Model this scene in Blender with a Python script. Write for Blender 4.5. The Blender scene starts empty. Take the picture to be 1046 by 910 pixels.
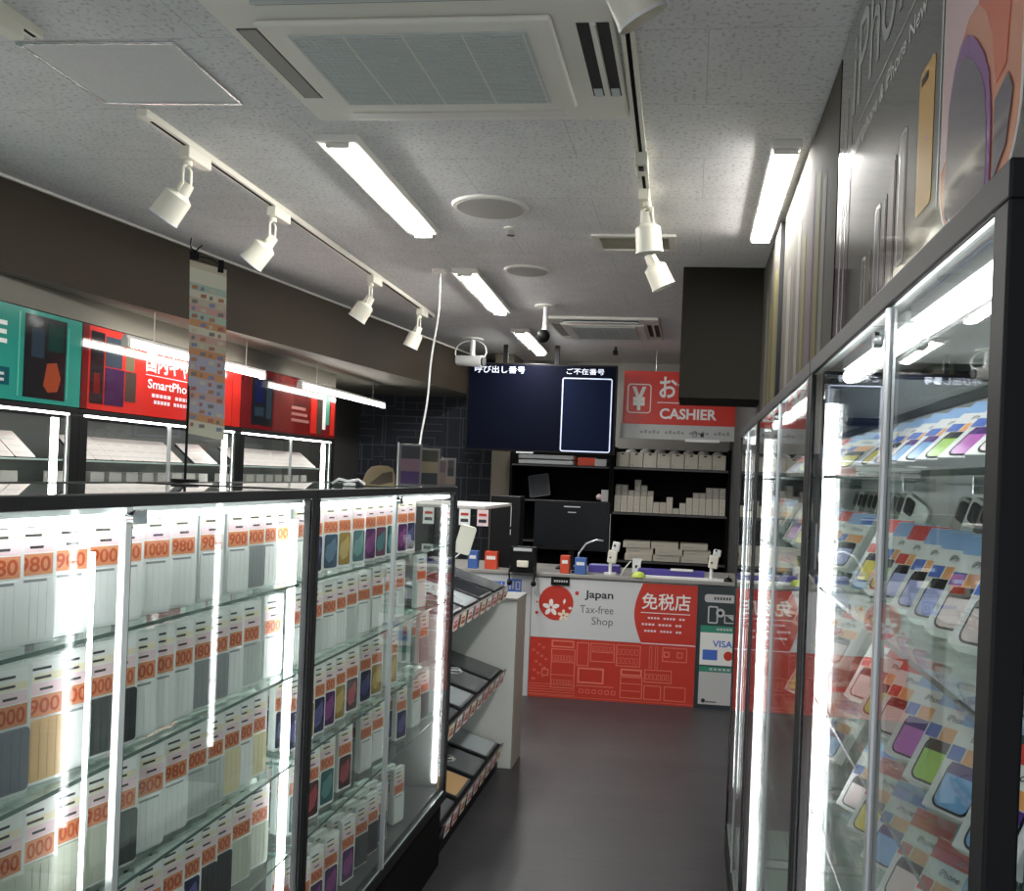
import bpy, math, random
from mathutils import Vector, Matrix, Euler
random.seed(7)
sc = bpy.context.scene
COL = sc.collection
PI = math.pi

# ------------------------------------------------------------------ camera
W_, H_ = 1046.0, 910.0
FPX, PPX, PPY = 910.0, 600.0, 487.8
EYE = 1.55
ROLL, YAW = 0.04, math.atan(106 / 910)
cd = bpy.data.cameras.new('camera'); cam = bpy.data.objects.new('camera', cd); COL.objects.link(cam)
cd.sensor_width = 36.0; cd.sensor_fit = 'HORIZONTAL'
cd.lens = FPX / W_ * 36.0
cd.shift_x = (W_ / 2 - PPX) / W_
cd.shift_y = (PPY - H_ / 2) / W_
cd.clip_start = 0.05; cd.clip_end = 60
fw = Vector((-math.sin(YAW), math.cos(YAW), 0)); rt = Vector((math.cos(YAW), math.sin(YAW), 0)); up = Vector((0, 0, 1))
# the picture content leans clockwise, so the camera is rolled counter-clockwise
r2 = rt * math.cos(ROLL) + up * math.sin(ROLL)
u2 = up * math.cos(ROLL) - rt * math.sin(ROLL)
m = Matrix((r2, u2, -fw)).transposed().to_4x4(); m.translation = Vector((0, 0, EYE))
cam.matrix_world = m
sc.camera = cam

# ------------------------------------------------------------------ view / world
sc.view_settings.view_transform = 'Standard'
sc.view_settings.look = 'None'
sc.view_settings.exposure = 1.8
sc.view_settings.gamma = 1.0
sc.view_settings.use_curve_mapping = False
cy = sc.cycles
cy.use_denoising = True
cy.max_bounces = 10; cy.diffuse_bounces = 4; cy.glossy_bounces = 6; cy.transmission_bounces = 4
cy.transparent_max_bounces = 40
cy.sample_clamp_indirect = 6.0
wd = bpy.data.worlds.new('world'); sc.world = wd; wd.use_nodes = True
wd.node_tree.nodes['Background'].inputs[0].default_value = (0.90, 0.95, 1.0, 1)
wd.node_tree.nodes['Background'].inputs[1].default_value = 0.34      # daylight coming in through the open shop front behind the camera

CEIL_LAMP = 31.0      # ceiling fluorescent fittings
CASE_TUBE = 3.9      # tubes inside the showcases
WALL_TUBE = 5.0

# ------------------------------------------------------------------ materials
MATS = {}
def mat(name, col, rough=0.5, metal=0.0, coat=0.0, emit=0.0, spec=0.5, noise=None):
    if name in MATS: return MATS[name]
    m = bpy.data.materials.new(name); m.use_nodes = True
    nt = m.node_tree; b = nt.nodes['Principled BSDF']
    b.inputs['Base Color'].default_value = (*col, 1)
    b.inputs['Roughness'].default_value = rough
    b.inputs['Metallic'].default_value = metal
    b.inputs['Coat Weight'].default_value = coat
    b.inputs['Coat Roughness'].default_value = 0.05
    b.inputs['Specular IOR Level'].default_value = spec
    if emit:
        b.inputs['Emission Color'].default_value = (*col, 1); b.inputs['Emission Strength'].default_value = emit
    if noise:
        sc_, amt = noise
        tc = nt.nodes.new('ShaderNodeTexCoord'); n = nt.nodes.new('ShaderNodeTexNoise'); n.inputs['Scale'].default_value = sc_
        n.inputs['Detail'].default_value = 4
        mr = nt.nodes.new('ShaderNodeMapRange'); mr.inputs[3].default_value = 1 - amt; mr.inputs[4].default_value = 1 + amt
        mx = nt.nodes.new('ShaderNodeMix'); mx.data_type = 'RGBA'; mx.blend_type = 'MULTIPLY'; mx.inputs[0].default_value = 1
        nt.links.new(tc.outputs['Object'], n.inputs['Vector']); nt.links.new(n.outputs['Fac'], mr.inputs[0])
        mx.inputs[6].default_value = (*col, 1); nt.links.new(mr.outputs[0], mx.inputs[7])
        nt.links.new(mx.outputs[2], b.inputs['Base Color'])
    MATS[name] = m
    return m

def glass_mat(name, tint=(0.97, 0.99, 0.98), base=0.03, gain=0.9, dirt=0.0):
    m = bpy.data.materials.new(name); m.use_nodes = True; nt = m.node_tree
    for n in list(nt.nodes): nt.nodes.remove(n)
    out = nt.nodes.new('ShaderNodeOutputMaterial')
    tr = nt.nodes.new('ShaderNodeBsdfTransparent'); tr.inputs[0].default_value = (*tint, 1)
    gl = nt.nodes.new('ShaderNodeBsdfGlossy'); gl.inputs['Roughness'].default_value = 0.015; gl.inputs[0].default_value = (1, 1, 1, 1)
    lw = nt.nodes.new('ShaderNodeLayerWeight'); lw.inputs['Blend'].default_value = 0.5
    pw = nt.nodes.new('ShaderNodeMath'); pw.operation = 'POWER'; pw.inputs[1].default_value = 5
    ma = nt.nodes.new('ShaderNodeMath'); ma.operation = 'MULTIPLY_ADD'; ma.inputs[1].default_value = gain; ma.inputs[2].default_value = base
    nt.links.new(lw.outputs['Facing'], pw.inputs[0]); nt.links.new(pw.outputs[0], ma.inputs[0])
    mx = nt.nodes.new('ShaderNodeMixShader')
    nt.links.new(ma.outputs[0], mx.inputs[0]); nt.links.new(tr.outputs[0], mx.inputs[1]); nt.links.new(gl.outputs[0], mx.inputs[2])
    nt.links.new(mx.outputs[0], out.inputs[0])
    return m
GLASS = glass_mat('clear_glass')
SHELFG = glass_mat('shelf_glass', (0.90, 0.95, 0.93), 0.04, 0.8)
GEDGE = mat('glass_edge', (0.10, 0.16, 0.14), 0.2)
GEDGE_L = mat('glass_edge_pale', (0.55, 0.66, 0.62), 0.2)

DARK = mat('dark_grey_frame', (0.013, 0.013, 0.014), 0.5, 0.0, spec=0.2)
BLACK = mat('black_plastic', (0.006, 0.006, 0.0065), 0.5, spec=0.2)
BLACKM = mat('black_matte', (0.006, 0.006, 0.006), 0.85, spec=0.1)
GREYF = mat('grey_frame', (0.10, 0.10, 0.10), 0.4, 0.3)
ALU = mat('aluminium', (0.72, 0.74, 0.75), 0.35, 0.6)
CHROME = mat('chrome', (0.75, 0.75, 0.75), 0.12, 1.0)
WHITE = mat('white_paint', (0.75, 0.73, 0.68), 0.45)
CREAM = mat('cream_white_enamel', (0.80, 0.77, 0.66), 0.35)
WHITEP = mat('white_plastic', (0.80, 0.81, 0.80), 0.3)
ACP = mat('air_conditioner_plastic', (0.80, 0.775, 0.70), 0.5)
ACG = mat('grille_grey', (0.58, 0.61, 0.59), 0.6)
SLOT = mat('slot_dark', (0.02, 0.02, 0.02), 0.7)
SOFF = mat('soffit_brown_grey', (0.050, 0.040, 0.029), 0.7, spec=0.15, noise=(1.5, 0.06))
BOXG = mat('dark_box_grey', (0.014, 0.013, 0.010), 0.7, spec=0.1)
RED = mat('sign_red', (0.62, 0.035, 0.02), 0.35)
RED2 = mat('banner_red', (0.52, 0.035, 0.02), 0.45)
REDL = mat('banner_line_red', (0.72, 0.18, 0.12), 0.45)
WHT = mat('print_white', (0.82, 0.82, 0.80), 0.4)
LGREY = mat('print_light_grey', (0.52, 0.52, 0.52), 0.45)
INK = mat('print_ink', (0.03, 0.03, 0.035), 0.5)
ORANGE = mat('price_orange', (0.46, 0.07, 0.015), 0.45)
PEACH = mat('price_peach', (0.64, 0.25, 0.12), 0.5)
PINK = mat('print_pink', (0.82, 0.62, 0.66), 0.5)
PCREAM = mat('print_cream', (0.82, 0.74, 0.56), 0.5)
BLUE = mat('print_blue', (0.06, 0.15, 0.55), 0.45)
LBLUE = mat('print_light_blue', (0.30, 0.48, 0.78), 0.45)
TEAL = mat('poster_teal', (0.03, 0.30, 0.24), 0.12, coat=0.6)
GREEN = mat('print_green', (0.03, 0.26, 0.17), 0.4)
NAVY = mat('navy', (0.010, 0.014, 0.05), 0.3)

def tube_mat(name, strength, col=(1.0, 0.99, 0.95)):
    return mat(name, col, 0.4, emit=strength)
LAMP = tube_mat('ceiling_lamp_light', CEIL_LAMP)
TUBE = tube_mat('showcase_tube_light', CASE_TUBE, (0.97, 0.99, 1.0))
WTUBE = tube_mat('wall_tube_light', WALL_TUBE, (1.0, 0.97, 0.93))

# ------------------------------------------------------------------ mesh builder
def rotz(a): return Matrix.Rotation(a, 3, 'Z')
I3 = Matrix.Identity(3)
def frame(right, up_):
    r = Vector(right).normalized(); u = Vector(up_).normalized(); n = r.cross(u)
    return Matrix((r, u, n)).transposed()
_txt = {}
def text_mesh(s, bold):
    k = (s, bold)
    if k in _txt: return _txt[k]
    c = bpy.data.curves.new('t', 'FONT'); c.body = s; c.size = 1; c.resolution_u = 3; c.offset = bold
    o = bpy.data.objects.new('t', c); COL.objects.link(o)
    dg = bpy.context.evaluated_depsgraph_get(); me = bpy.data.meshes.new_from_object(o.evaluated_get(dg))
    vs = [v.co.copy() for v in me.vertices]; fs = [tuple(p.vertices) for p in me.polygons]
    bpy.data.objects.remove(o); bpy.data.curves.remove(c); bpy.data.meshes.remove(me)
    _txt[k] = (vs, fs); return _txt[k]

class MB:
    def __init__(s): s.v = []; s.f = []; s.m = []; s.mats = []; s.sm = []
    def mi(s, m):
        if m not in s.mats: s.mats.append(m)
        return s.mats.index(m)
    def add(s, vs, fs, m, smooth=False):
        o = len(s.v); s.v += [tuple(v) for v in vs]; k = s.mi(m)
        for f in fs: s.f.append(tuple(o + i for i in f)); s.m.append(k); s.sm.append(smooth)
        return s
    def box(s, a, b, m, R=None, o=None, edge=None, edge_axis=0):
        (x0, y0, z0), (x1, y1, z1) = a, b
        x0, x1 = sorted((x0, x1)); y0, y1 = sorted((y0, y1)); z0, z1 = sorted((z0, z1))
        vs = [Vector(p) for p in ((x0,y0,z0),(x1,y0,z0),(x1,y1,z0),(x0,y1,z0),(x0,y0,z1),(x1,y0,z1),(x1,y1,z1),(x0,y1,z1))]
        if R is not None: vs = [R @ v for v in vs]
        if o is not None: vs = [v + Vector(o) for v in vs]
        fs = [(0,3,2,1),(4,5,6,7),(0,1,5,4),(1,2,6,5),(2,3,7,6),(3,0,4,7)]
        if edge is None: return s.add(vs, fs, m)
        # faces across edge_axis keep m, the rest take edge
        big = {0: (3, 5), 1: (2, 4), 2: (0, 1)}[edge_axis]
        s.add(vs, [fs[i] for i in big], m); return s.add(vs, [fs[i] for i in range(6) if i not in big], edge)
    def cyl(s, p0, p1, r, m, n=16, r2=None, caps=True):
        p0 = Vector(p0); p1 = Vector(p1); d = (p1 - p0).normalized(); r2 = r if r2 is None else r2
        a = d.orthogonal().normalized(); b = d.cross(a)
        vs = [p0 + (a*math.cos(2*PI*i/n) + b*math.sin(2*PI*i/n))*r for i in range(n)] + [p1 + (a*math.cos(2*PI*i/n) + b*math.sin(2*PI*i/n))*r2 for i in range(n)]
        s.add(vs, [(i, (i+1)%n, n+(i+1)%n, n+i) for i in range(n)], m, True)
        if caps: s.add(vs, [tuple(range(n-1, -1, -1)), tuple(range(n, 2*n))], m)
        return s
    def sphere(s, c, r, m, n=16, h=8, lo=-PI/2, hi=PI/2, sc3=(1,1,1)):
        c = Vector(c); vs = []; fs = []
        for j in range(h+1):
            t = lo + (hi-lo)*j/h
            for i in range(n): vs.append(c + Vector((math.cos(t)*math.cos(2*PI*i/n)*r*sc3[0], math.cos(t)*math.sin(2*PI*i/n)*r*sc3[1], math.sin(t)*r*sc3[2])))
        for j in range(h):
            for i in range(n): fs.append((j*n+i, j*n+(i+1)%n, (j+1)*n+(i+1)%n, (j+1)*n+i))
        return s.add(vs, fs, m, True)
    def tubepath(s, pts, r, m, n=8):
        pts = [Vector(p) for p in pts]; vs = []; fs = []; prev = None
        for i, p in enumerate(pts):
            d = (pts[min(i+1, len(pts)-1)] - pts[max(i-1, 0)]).normalized()
            a = d.orthogonal().normalized() if prev is None else (prev - d*prev.dot(d)).normalized()
            prev = a; b = d.cross(a)
            vs += [p + (a*math.cos(2*PI*k/n) + b*math.sin(2*PI*k/n))*r for k in range(n)]
        for i in range(len(pts)-1):
            for k in range(n): fs.append((i*n+k, i*n+(k+1)%n, (i+1)*n+(k+1)%n, (i+1)*n+k))
        fs += [tuple(range(n-1,-1,-1)), tuple(len(vs)-n+k for k in range(n))]
        return s.add(vs, fs, m, True)
    # planar pieces: 2-D points in a frame F (columns right, up, normal) at origin o, thickness t along the normal
    def poly(s, pts, F, o, t, m, side=None):
        o = Vector(o); n = len(pts)
        if sum(pts[i][0]*pts[(i+1)%n][1]-pts[(i+1)%n][0]*pts[i][1] for i in range(n)) < 0: pts = pts[::-1]
        vs = [o + F @ Vector((x, y, 0)) for x, y in pts] + [o + F @ Vector((x, y, t)) for x, y in pts]
        s.add(vs, [tuple(range(n, 2*n))], m)
        return s.add(vs, [tuple(range(n-1, -1, -1))] + [(i, (i+1)%n, n+(i+1)%n, n+i) for i in range(n)], side or m)
    def rect(s, x0, y0, x1, y1, F, o, t, m, side=None):
        return s.poly([(x0,y0),(x1,y0),(x1,y1),(x0,y1)], F, o, t, m, side)
    def rrect(s, x0, y0, x1, y1, r, F, o, t, m, side=None, n=5):
        pts = []
        for cx, cy_, a0 in ((x1-r,y0+r,-PI/2),(x1-r,y1-r,0),(x0+r,y1-r,PI/2),(x0+r,y0+r,PI)):
            for k in range(n): a = a0 + PI/2*k/(n-1); pts.append((cx+r*math.cos(a), cy_+r*math.sin(a)))
        return s.poly(pts, F, o, t, m, side)
    def ring(s, x0, y0, x1, y1, w, F, o, t, m):
        s.rect(x0,y0,x1,y0+w,F,o,t,m); s.rect(x0,y1-w,x1,y1,F,o,t,m)
        s.rect(x0,y0+w,x0+w,y1-w,F,o,t,m); return s.rect(x1-w,y0+w,x1,y1-w,F,o,t,m)
    def rring(s, x0, y0, x1, y1, r, w, F, o, t, m, n=5):
        def pl(a, b, c, d, rr): 
            q = []
            for cx, cy_, a0 in ((c-rr,b+rr,-PI/2),(c-rr,d-rr,0),(a+rr,d-rr,PI/2),(a+rr,b+rr,PI)):
                for k in range(n): an = a0 + PI/2*k/(n-1); q.append((cx+rr*math.cos(an), cy_+rr*math.sin(an)))
            return q
        A = pl(x0,y0,x1,y1,r); B = pl(x0+w,y0+w,x1-w,y1-w,max(r-w,0.0005)); k = len(A); o = Vector(o)
        vs = [o + F @ Vector((x,y,t)) for x, y in A] + [o + F @ Vector((x,y,t)) for x, y in B]
        return s.add(vs, [(i,(i+1)%k,k+(i+1)%k,k+i) for i in range(k)], m)
    def disc(s, cx, cy_, r, F, o, t, m, n=28, ry=None):
        return s.poly([(cx+r*math.cos(2*PI*i/n), cy_+(ry or r)*math.sin(2*PI*i/n)) for i in range(n)], F, o, t, m)
    def text(s, st, x, y, w, h, F, o, t, m, bold=0.0):
        """fit the text into the rectangle x..x+w, y..y+h"""
        vs, fs = text_mesh(st, bold)
        if not vs: return s
        a = min(v.x for v in vs); b = max(v.x for v in vs); c = min(v.y for v in vs); d = max(v.y for v in vs)
        o = Vector(o)
        return s.add([o + F @ Vector((x+(v.x-a)/(b-a)*w, y+(v.y-c)/(d-c)*h, t)) for v in vs], fs, m)
    def build(s, name, parent=None, loc=None, rot=None, bevel=0, seg=2, **kw):
        me = bpy.data.meshes.new(name); me.from_pydata(s.v, [], s.f)
        for mm in s.mats: me.materials.append(mm)
        me.polygons.foreach_set('material_index', s.m); me.polygons.foreach_set('use_smooth', s.sm); me.update()
        o = bpy.data.objects.new(name, me); COL.objects.link(o)
        if loc is not None: o.location = loc
        if rot is not None: o.rotation_euler = rot
        if parent is not None: o.parent = parent
        if bevel:
            b = o.modifiers.new('bevel', 'BEVEL'); b.width = bevel; b.segments = seg; b.limit_method = 'ANGLE'
        for k, v in kw.items(): o[k] = v
        return o

def thing(name, label, cat, loc=(0,0,0), rot=(0,0,0), group=None):
    o = bpy.data.objects.new(name, None); COL.objects.link(o); o.empty_display_size = 0.05
    o.location = loc; o.rotation_euler = rot; o['label'] = label; o['category'] = cat
    if group: o['group'] = group
    return o
def tag(o, label, cat, group=None):
    o['label'] = label; o['category'] = cat
    if group: o['group'] = group
    return o
def struct(o): o['kind'] = 'structure'; return o
def dup(root, label, loc, rot, group=None):
    r = root.copy(); COL.objects.link(r); r.location = loc; r.rotation_euler = rot; r['label'] = label
    if group: r['group'] = group
    for ch in KIDS.get(root.name, ()):
        c = ch.copy(); COL.objects.link(c); c.parent = r
        for g in KIDS.get(ch.name, ()):
            d = g.copy(); COL.objects.link(d); d.parent = c
    return r
KIDS = {}
def note_kids(root):
    KIDS[root.name] = list(root.children)
    for c in root.children: KIDS[c.name] = list(c.children)
FL = frame((0,1,0), (0,0,1))      # faces +X (left wall, left showcase)
FR = frame((0,-1,0), (0,0,1))     # faces -X (right wall)
FB = frame((1,0,0), (0,0,1))      # faces -Y (back)
ORD = ['first','second','third','fourth','fifth','sixth','seventh','eighth','ninth','tenth','eleventh','twelfth','thirteenth','fourteenth','fifteenth','sixteenth','seventeenth','eighteenth','nineteenth','twentieth','twenty-first','twenty-second','twenty-third']

# ================================================================== SETTING
CZ = 2.70
# --- floor
def floor_mat():
    m = bpy.data.materials.new('dark_vinyl_floor'); m.use_nodes = True; nt = m.node_tree; b = nt.nodes['Principled BSDF']
    tc = nt.nodes.new('ShaderNodeTexCoord'); mp = nt.nodes.new('ShaderNodeMapping'); mp.inputs['Scale'].default_value = (1, 1, 1)
    br = nt.nodes.new('ShaderNodeTexBrick'); br.inputs['Scale'].default_value = 1.0
    br.inputs['Brick Width'].default_value = 0.92; br.inputs['Row Height'].default_value = 0.15; br.inputs['Mortar Size'].default_value = 0.002
    br.inputs['Color1'].default_value = (0.038, 0.038, 0.041, 1); br.inputs['Color2'].default_value = (0.047, 0.046, 0.049, 1); br.inputs['Mortar'].default_value = (0.03, 0.03, 0.032, 1)
    n = nt.nodes.new('ShaderNodeTexNoise'); n.inputs['Scale'].default_value = 6; n.inputs['Detail'].default_value = 6
    mp2 = nt.nodes.new('ShaderNodeMapping'); mp2.inputs['Scale'].default_value = (1, 12, 1)
    mr = nt.nodes.new('ShaderNodeMapRange'); mr.inputs[3].default_value = 0.7; mr.inputs[4].default_value = 1.3
    mx = nt.nodes.new('ShaderNodeMix'); mx.data_type = 'RGBA'; mx.blend_type = 'MULTIPLY'; mx.inputs[0].default_value = 1
    L = nt.links.new
    L(tc.outputs['Object'], mp.inputs[0]); L(mp.outputs[0], br.inputs[0]); L(tc.outputs['Object'], mp2.inputs[0]); L(mp2.outputs[0], n.inputs[0])
    L(n.outputs['Fac'], mr.inputs[0]); L(br.outputs['Color'], mx.inputs[6]); L(mr.outputs[0], mx.inputs[7]); L(mx.outputs[2], b.inputs['Base Color'])
    b.inputs['Roughness'].default_value = 0.45
    return m
def ceil_mat():
    m = bpy.data.materials.new('speckled_ceiling_board'); m.use_nodes = True; nt = m.node_tree; b = nt.nodes['Principled BSDF']; L = nt.links.new
    tc = nt.nodes.new('ShaderNodeTexCoord')
    n = nt.nodes.new('ShaderNodeTexNoise'); n.inputs['Scale'].default_value = 70; n.inputs['Detail'].default_value = 3
    cr = nt.nodes.new('ShaderNodeValToRGB'); cr.color_ramp.elements[0].position = 0.33; cr.color_ramp.elements[0].color = (0.50, 0.49, 0.485, 1)
    cr.color_ramp.elements[1].position = 0.46; cr.color_ramp.elements[1].color = (0.74, 0.73, 0.73, 1)
    n2 = nt.nodes.new('ShaderNodeTexNoise'); n2.inputs['Scale'].default_value = 9
    mr = nt.nodes.new('ShaderNodeMapRange'); mr.inputs[3].default_value = 0.9; mr.inputs[4].default_value = 1.1
    br = nt.nodes.new('ShaderNodeTexBrick'); br.offset = 0.5; br.inputs['Scale'].default_value = 1; br.inputs['Brick Width'].default_value = 0.91
    br.inputs['Row Height'].default_value = 0.455; br.inputs['Mortar Size'].default_value = 0.0016
    br.inputs['Color1'].default_value = (1,1,1,1); br.inputs['Color2'].default_value = (0.985,0.985,0.985,1); br.inputs['Mortar'].default_value = (0.72,0.72,0.72,1)
    mx = nt.nodes.new('ShaderNodeMix'); mx.data_type = 'RGBA'; mx.blend_type = 'MULTIPLY'; mx.inputs[0].default_value = 1
    mx2 = nt.nodes.new('ShaderNodeMix'); mx2.data_type = 'RGBA'; mx2.blend_type = 'MULTIPLY'; mx2.inputs[0].default_value = 1
    L(tc.outputs['Object'], n.inputs[0]); L(tc.outputs['Object'], n2.inputs[0]); L(tc.outputs['Object'], br.inputs[0])
    L(n.outputs['Fac'], cr.inputs[0]); L(n2.outputs['Fac'], mr.inputs[0]); L(cr.outputs[0], mx.inputs[6]); L(mr.outputs[0], mx.inputs[7])
    L(mx.outputs[2], mx2.inputs[6]); L(br.outputs['Color'], mx2.inputs[7]); L(mx2.outputs[2], b.inputs['Base Color'])
    b.inputs['Roughness'].default_value = 0.85
    return m
def pattern_mat():
    """dark navy wallpaper with thin pale line drawing"""
    m = bpy.data.materials.new('dark_line_pattern_wall'); m.use_nodes = True; nt = m.node_tree; b = nt.nodes['Principled BSDF']; L = nt.links.new
    tc = nt.nodes.new('ShaderNodeTexCoord'); sx = nt.nodes.new('ShaderNodeSeparateXYZ'); cx = nt.nodes.new('ShaderNodeCombineXYZ')
    L(tc.outputs['Object'], sx.inputs[0]); L(sx.outputs[0], cx.inputs[0]); L(sx.outputs[2], cx.inputs[1])
    outs = []
    for sw, sh, off, ms in ((0.42, 0.30, 0.5, 0.006), (0.13, 0.55, 0.3, 0.004), (0.70, 0.07, 0.5, 0.004)):
        br = nt.nodes.new('ShaderNodeTexBrick'); br.offset = off; br.inputs['Scale'].default_value = 1
        br.inputs['Brick Width'].default_value = sw; br.inputs['Row Height'].default_value = sh; br.inputs['Mortar Size'].default_value = ms
        L(cx.outputs[0], br.inputs[0]); outs.append(br.outputs['Fac'])
    vo = nt.nodes.new('ShaderNodeTexVoronoi'); vo.distance = 'CHEBYCHEV'; vo.inputs['Scale'].default_value = 2.6; L(cx.outputs[0], vo.inputs['Vector'])
    sp = nt.nodes.new('ShaderNodeSeparateColor'); L(vo.outputs['Color'], sp.inputs[0])
    g1 = nt.nodes.new('ShaderNodeMath'); g1.operation = 'GREATER_THAN'; g1.inputs[1].default_value = 0.55; L(sp.outputs[0], g1.inputs[0])
    a = nt.nodes.new('ShaderNodeMix'); a.data_type = 'FLOAT'; L(g1.outputs[0], a.inputs[0]); L(outs[1], a.inputs[2]); L(outs[2], a.inputs[3])
    mxx = nt.nodes.new('ShaderNodeMath'); mxx.operation = 'MAXIMUM'; L(outs[0], mxx.inputs[0]); L(a.outputs[0], mxx.inputs[1])
    mx = nt.nodes.new('ShaderNodeMix'); mx.data_type = 'RGBA'; L(mxx.outputs[0], mx.inputs[0])
    mx.inputs[6].default_value = (0.022, 0.026, 0.036, 1); mx.inputs[7].default_value = (0.085, 0.095, 0.12, 1)
    L(mx.outputs[2], b.inputs['Base Color']); b.inputs['Roughness'].default_value = 0.7
    return m
WALLP = mat('pale_wall_paint', (0.42, 0.41, 0.38), 0.7, noise=(3, 0.05))
struct(MB().box((-3.5,-1.6,-0.06),(1.0,9.0,0), floor_mat()).build('floor'))
struct(MB().box((-3.5,-1.6,CZ),(1.0,9.0,CZ+0.06), ceil_mat()).build('ceiling'))
struct(MB().box((-3.5,8.8,0),(-1.72,8.9,CZ), pattern_mat()).box((-1.72,8.8,0),(1.0,8.9,CZ), WALLP).build('wall_back'))
struct(MB().box((-3.5,-1.6,0),(-3.4,8.8,CZ), mat('left_wall_dark', (0.06,0.058,0.056),0.7)).build('wall_left'))
struct(MB().box((0.62,-1.6,0),(0.72,3.86,CZ), mat('right_wall_dark',(0.05,0.05,0.05),0.7)).box((0.36,3.86,0),(0.72,8.8,CZ), MATS['right_wall_dark']).build('wall_right'))
# bulkhead over the right showcases that carries the posters
struct(MB().box((0.372,0.2,1.80),(0.62,3.86,CZ), BOXG).build('trim_1'))
# dropped box beside the poster
struct(MB().box((-0.085,4.80,2.0),(0.36,5.3,CZ), BOXG).build('trim_2'))
# left soffit, its face runs at a slight angle
s = MB(); pa, pb = (-3.05, 1.95), (-2.14, 8.64)
vs = [(-3.4,-1.6,2.31),(-3.15,-1.6,2.31),(-3.15,1.2,2.31),(pa[0],pa[1],2.31),(pb[0],pb[1],2.31),(pb[0],8.8,2.31),(-3.4,8.8,2.31)]
n = len(vs); vv = vs + [(x,y,CZ) for x,y,z in vs]
s.add(vv, [tuple(range(n-1,-1,-1))], mat('soffit_underside_lit',(0.22,0.21,0.17),0.6))  # paler than the soffit face: light from the battens painted into its colour
s.add(vv, [tuple(range(n,2*n))] + [(i,(i+1)%n,n+(i+1)%n,n+i) for i in range(n)], SOFF)
struct(s.build('trim_3'))
struct(MB().poly([(pa[0]-0.0,pa[1]),(pb[0],pb[1]),(pb[0]+0.012,pb[1]-0.004),(pa[0]+0.012,pa[1]-0.004)], I3, (0,0,CZ-0.012), 0.0119, WHITE).build('trim_4'))
struct(MB().box((-2.96,0.8,2.196),(-2.905,6.97,2.3095), mat('fascia_grey',(0.16,0.15,0.12),0.6)).build('trim_6'))
# tan column left of the stock shelves
struct(MB().box((-1.90,8.35,0),(-1.72,8.8,CZ), mat('tan_column',(0.13,0.115,0.085),0.6)).build('trim_5'))

# ================================================================== CEILING EQUIPMENT
def ceiling_light(label, x, y0, y1, ang=0.0, w=0.15):
    L_ = y1 - y0
    t = thing('ceiling_light', label, 'ceiling light', (x, (y0+y1)/2, CZ), (0,0,ang), 'fluorescent ceiling lights')
    MB().box((-w/2,-L_/2-0.01,-0.028),(w/2,L_/2+0.01,0), WHITE).build('housing', t, bevel=0.004)
    d = MB(); k = 10; r = 0.040; hl = L_/2-0.012
    pts = [(r*math.cos(PI+PI*i/k), 0.35*r*math.sin(PI+PI*i/k)) for i in range(k+1)]
    vs = [(px,-hl,-0.0285+pz) for px,pz in pts] + [(px,hl,-0.0285+pz) for px,pz in pts]
    d.add(vs, [(i,i+1,k+2+i,k+1+i) for i in range(k)], LAMP, True)
    d.add(vs, [tuple(range(k+1)), tuple(range(2*k+1,k,-1))], LAMP)
    d.build('diffuser', t)
    for e in (-1,1):
        MB().box((-0.042,e*hl-0.006,-0.044),(0.042,e*hl+0.006,-0.027), WHITE).build('end_cap', t, bevel=0.003)
    return t
ceiling_light('long lit ceiling tube nearest the air conditioner grille, above the left showcase', -1.285, 2.95, 4.12, 0.04)
ceiling_light('lit ceiling tube between the round cover plates and the left spotlights', -1.34, 4.90, 6.10, 0.045)
ceiling_light('farthest lit ceiling tube, seen just above the large black screen', -1.40, 6.88, 8.10, 0.03)
ceiling_light('lit ceiling tube on the right, tight against the wall posters', 0.272, 3.02, 4.16, 0.0, 0.10)

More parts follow.
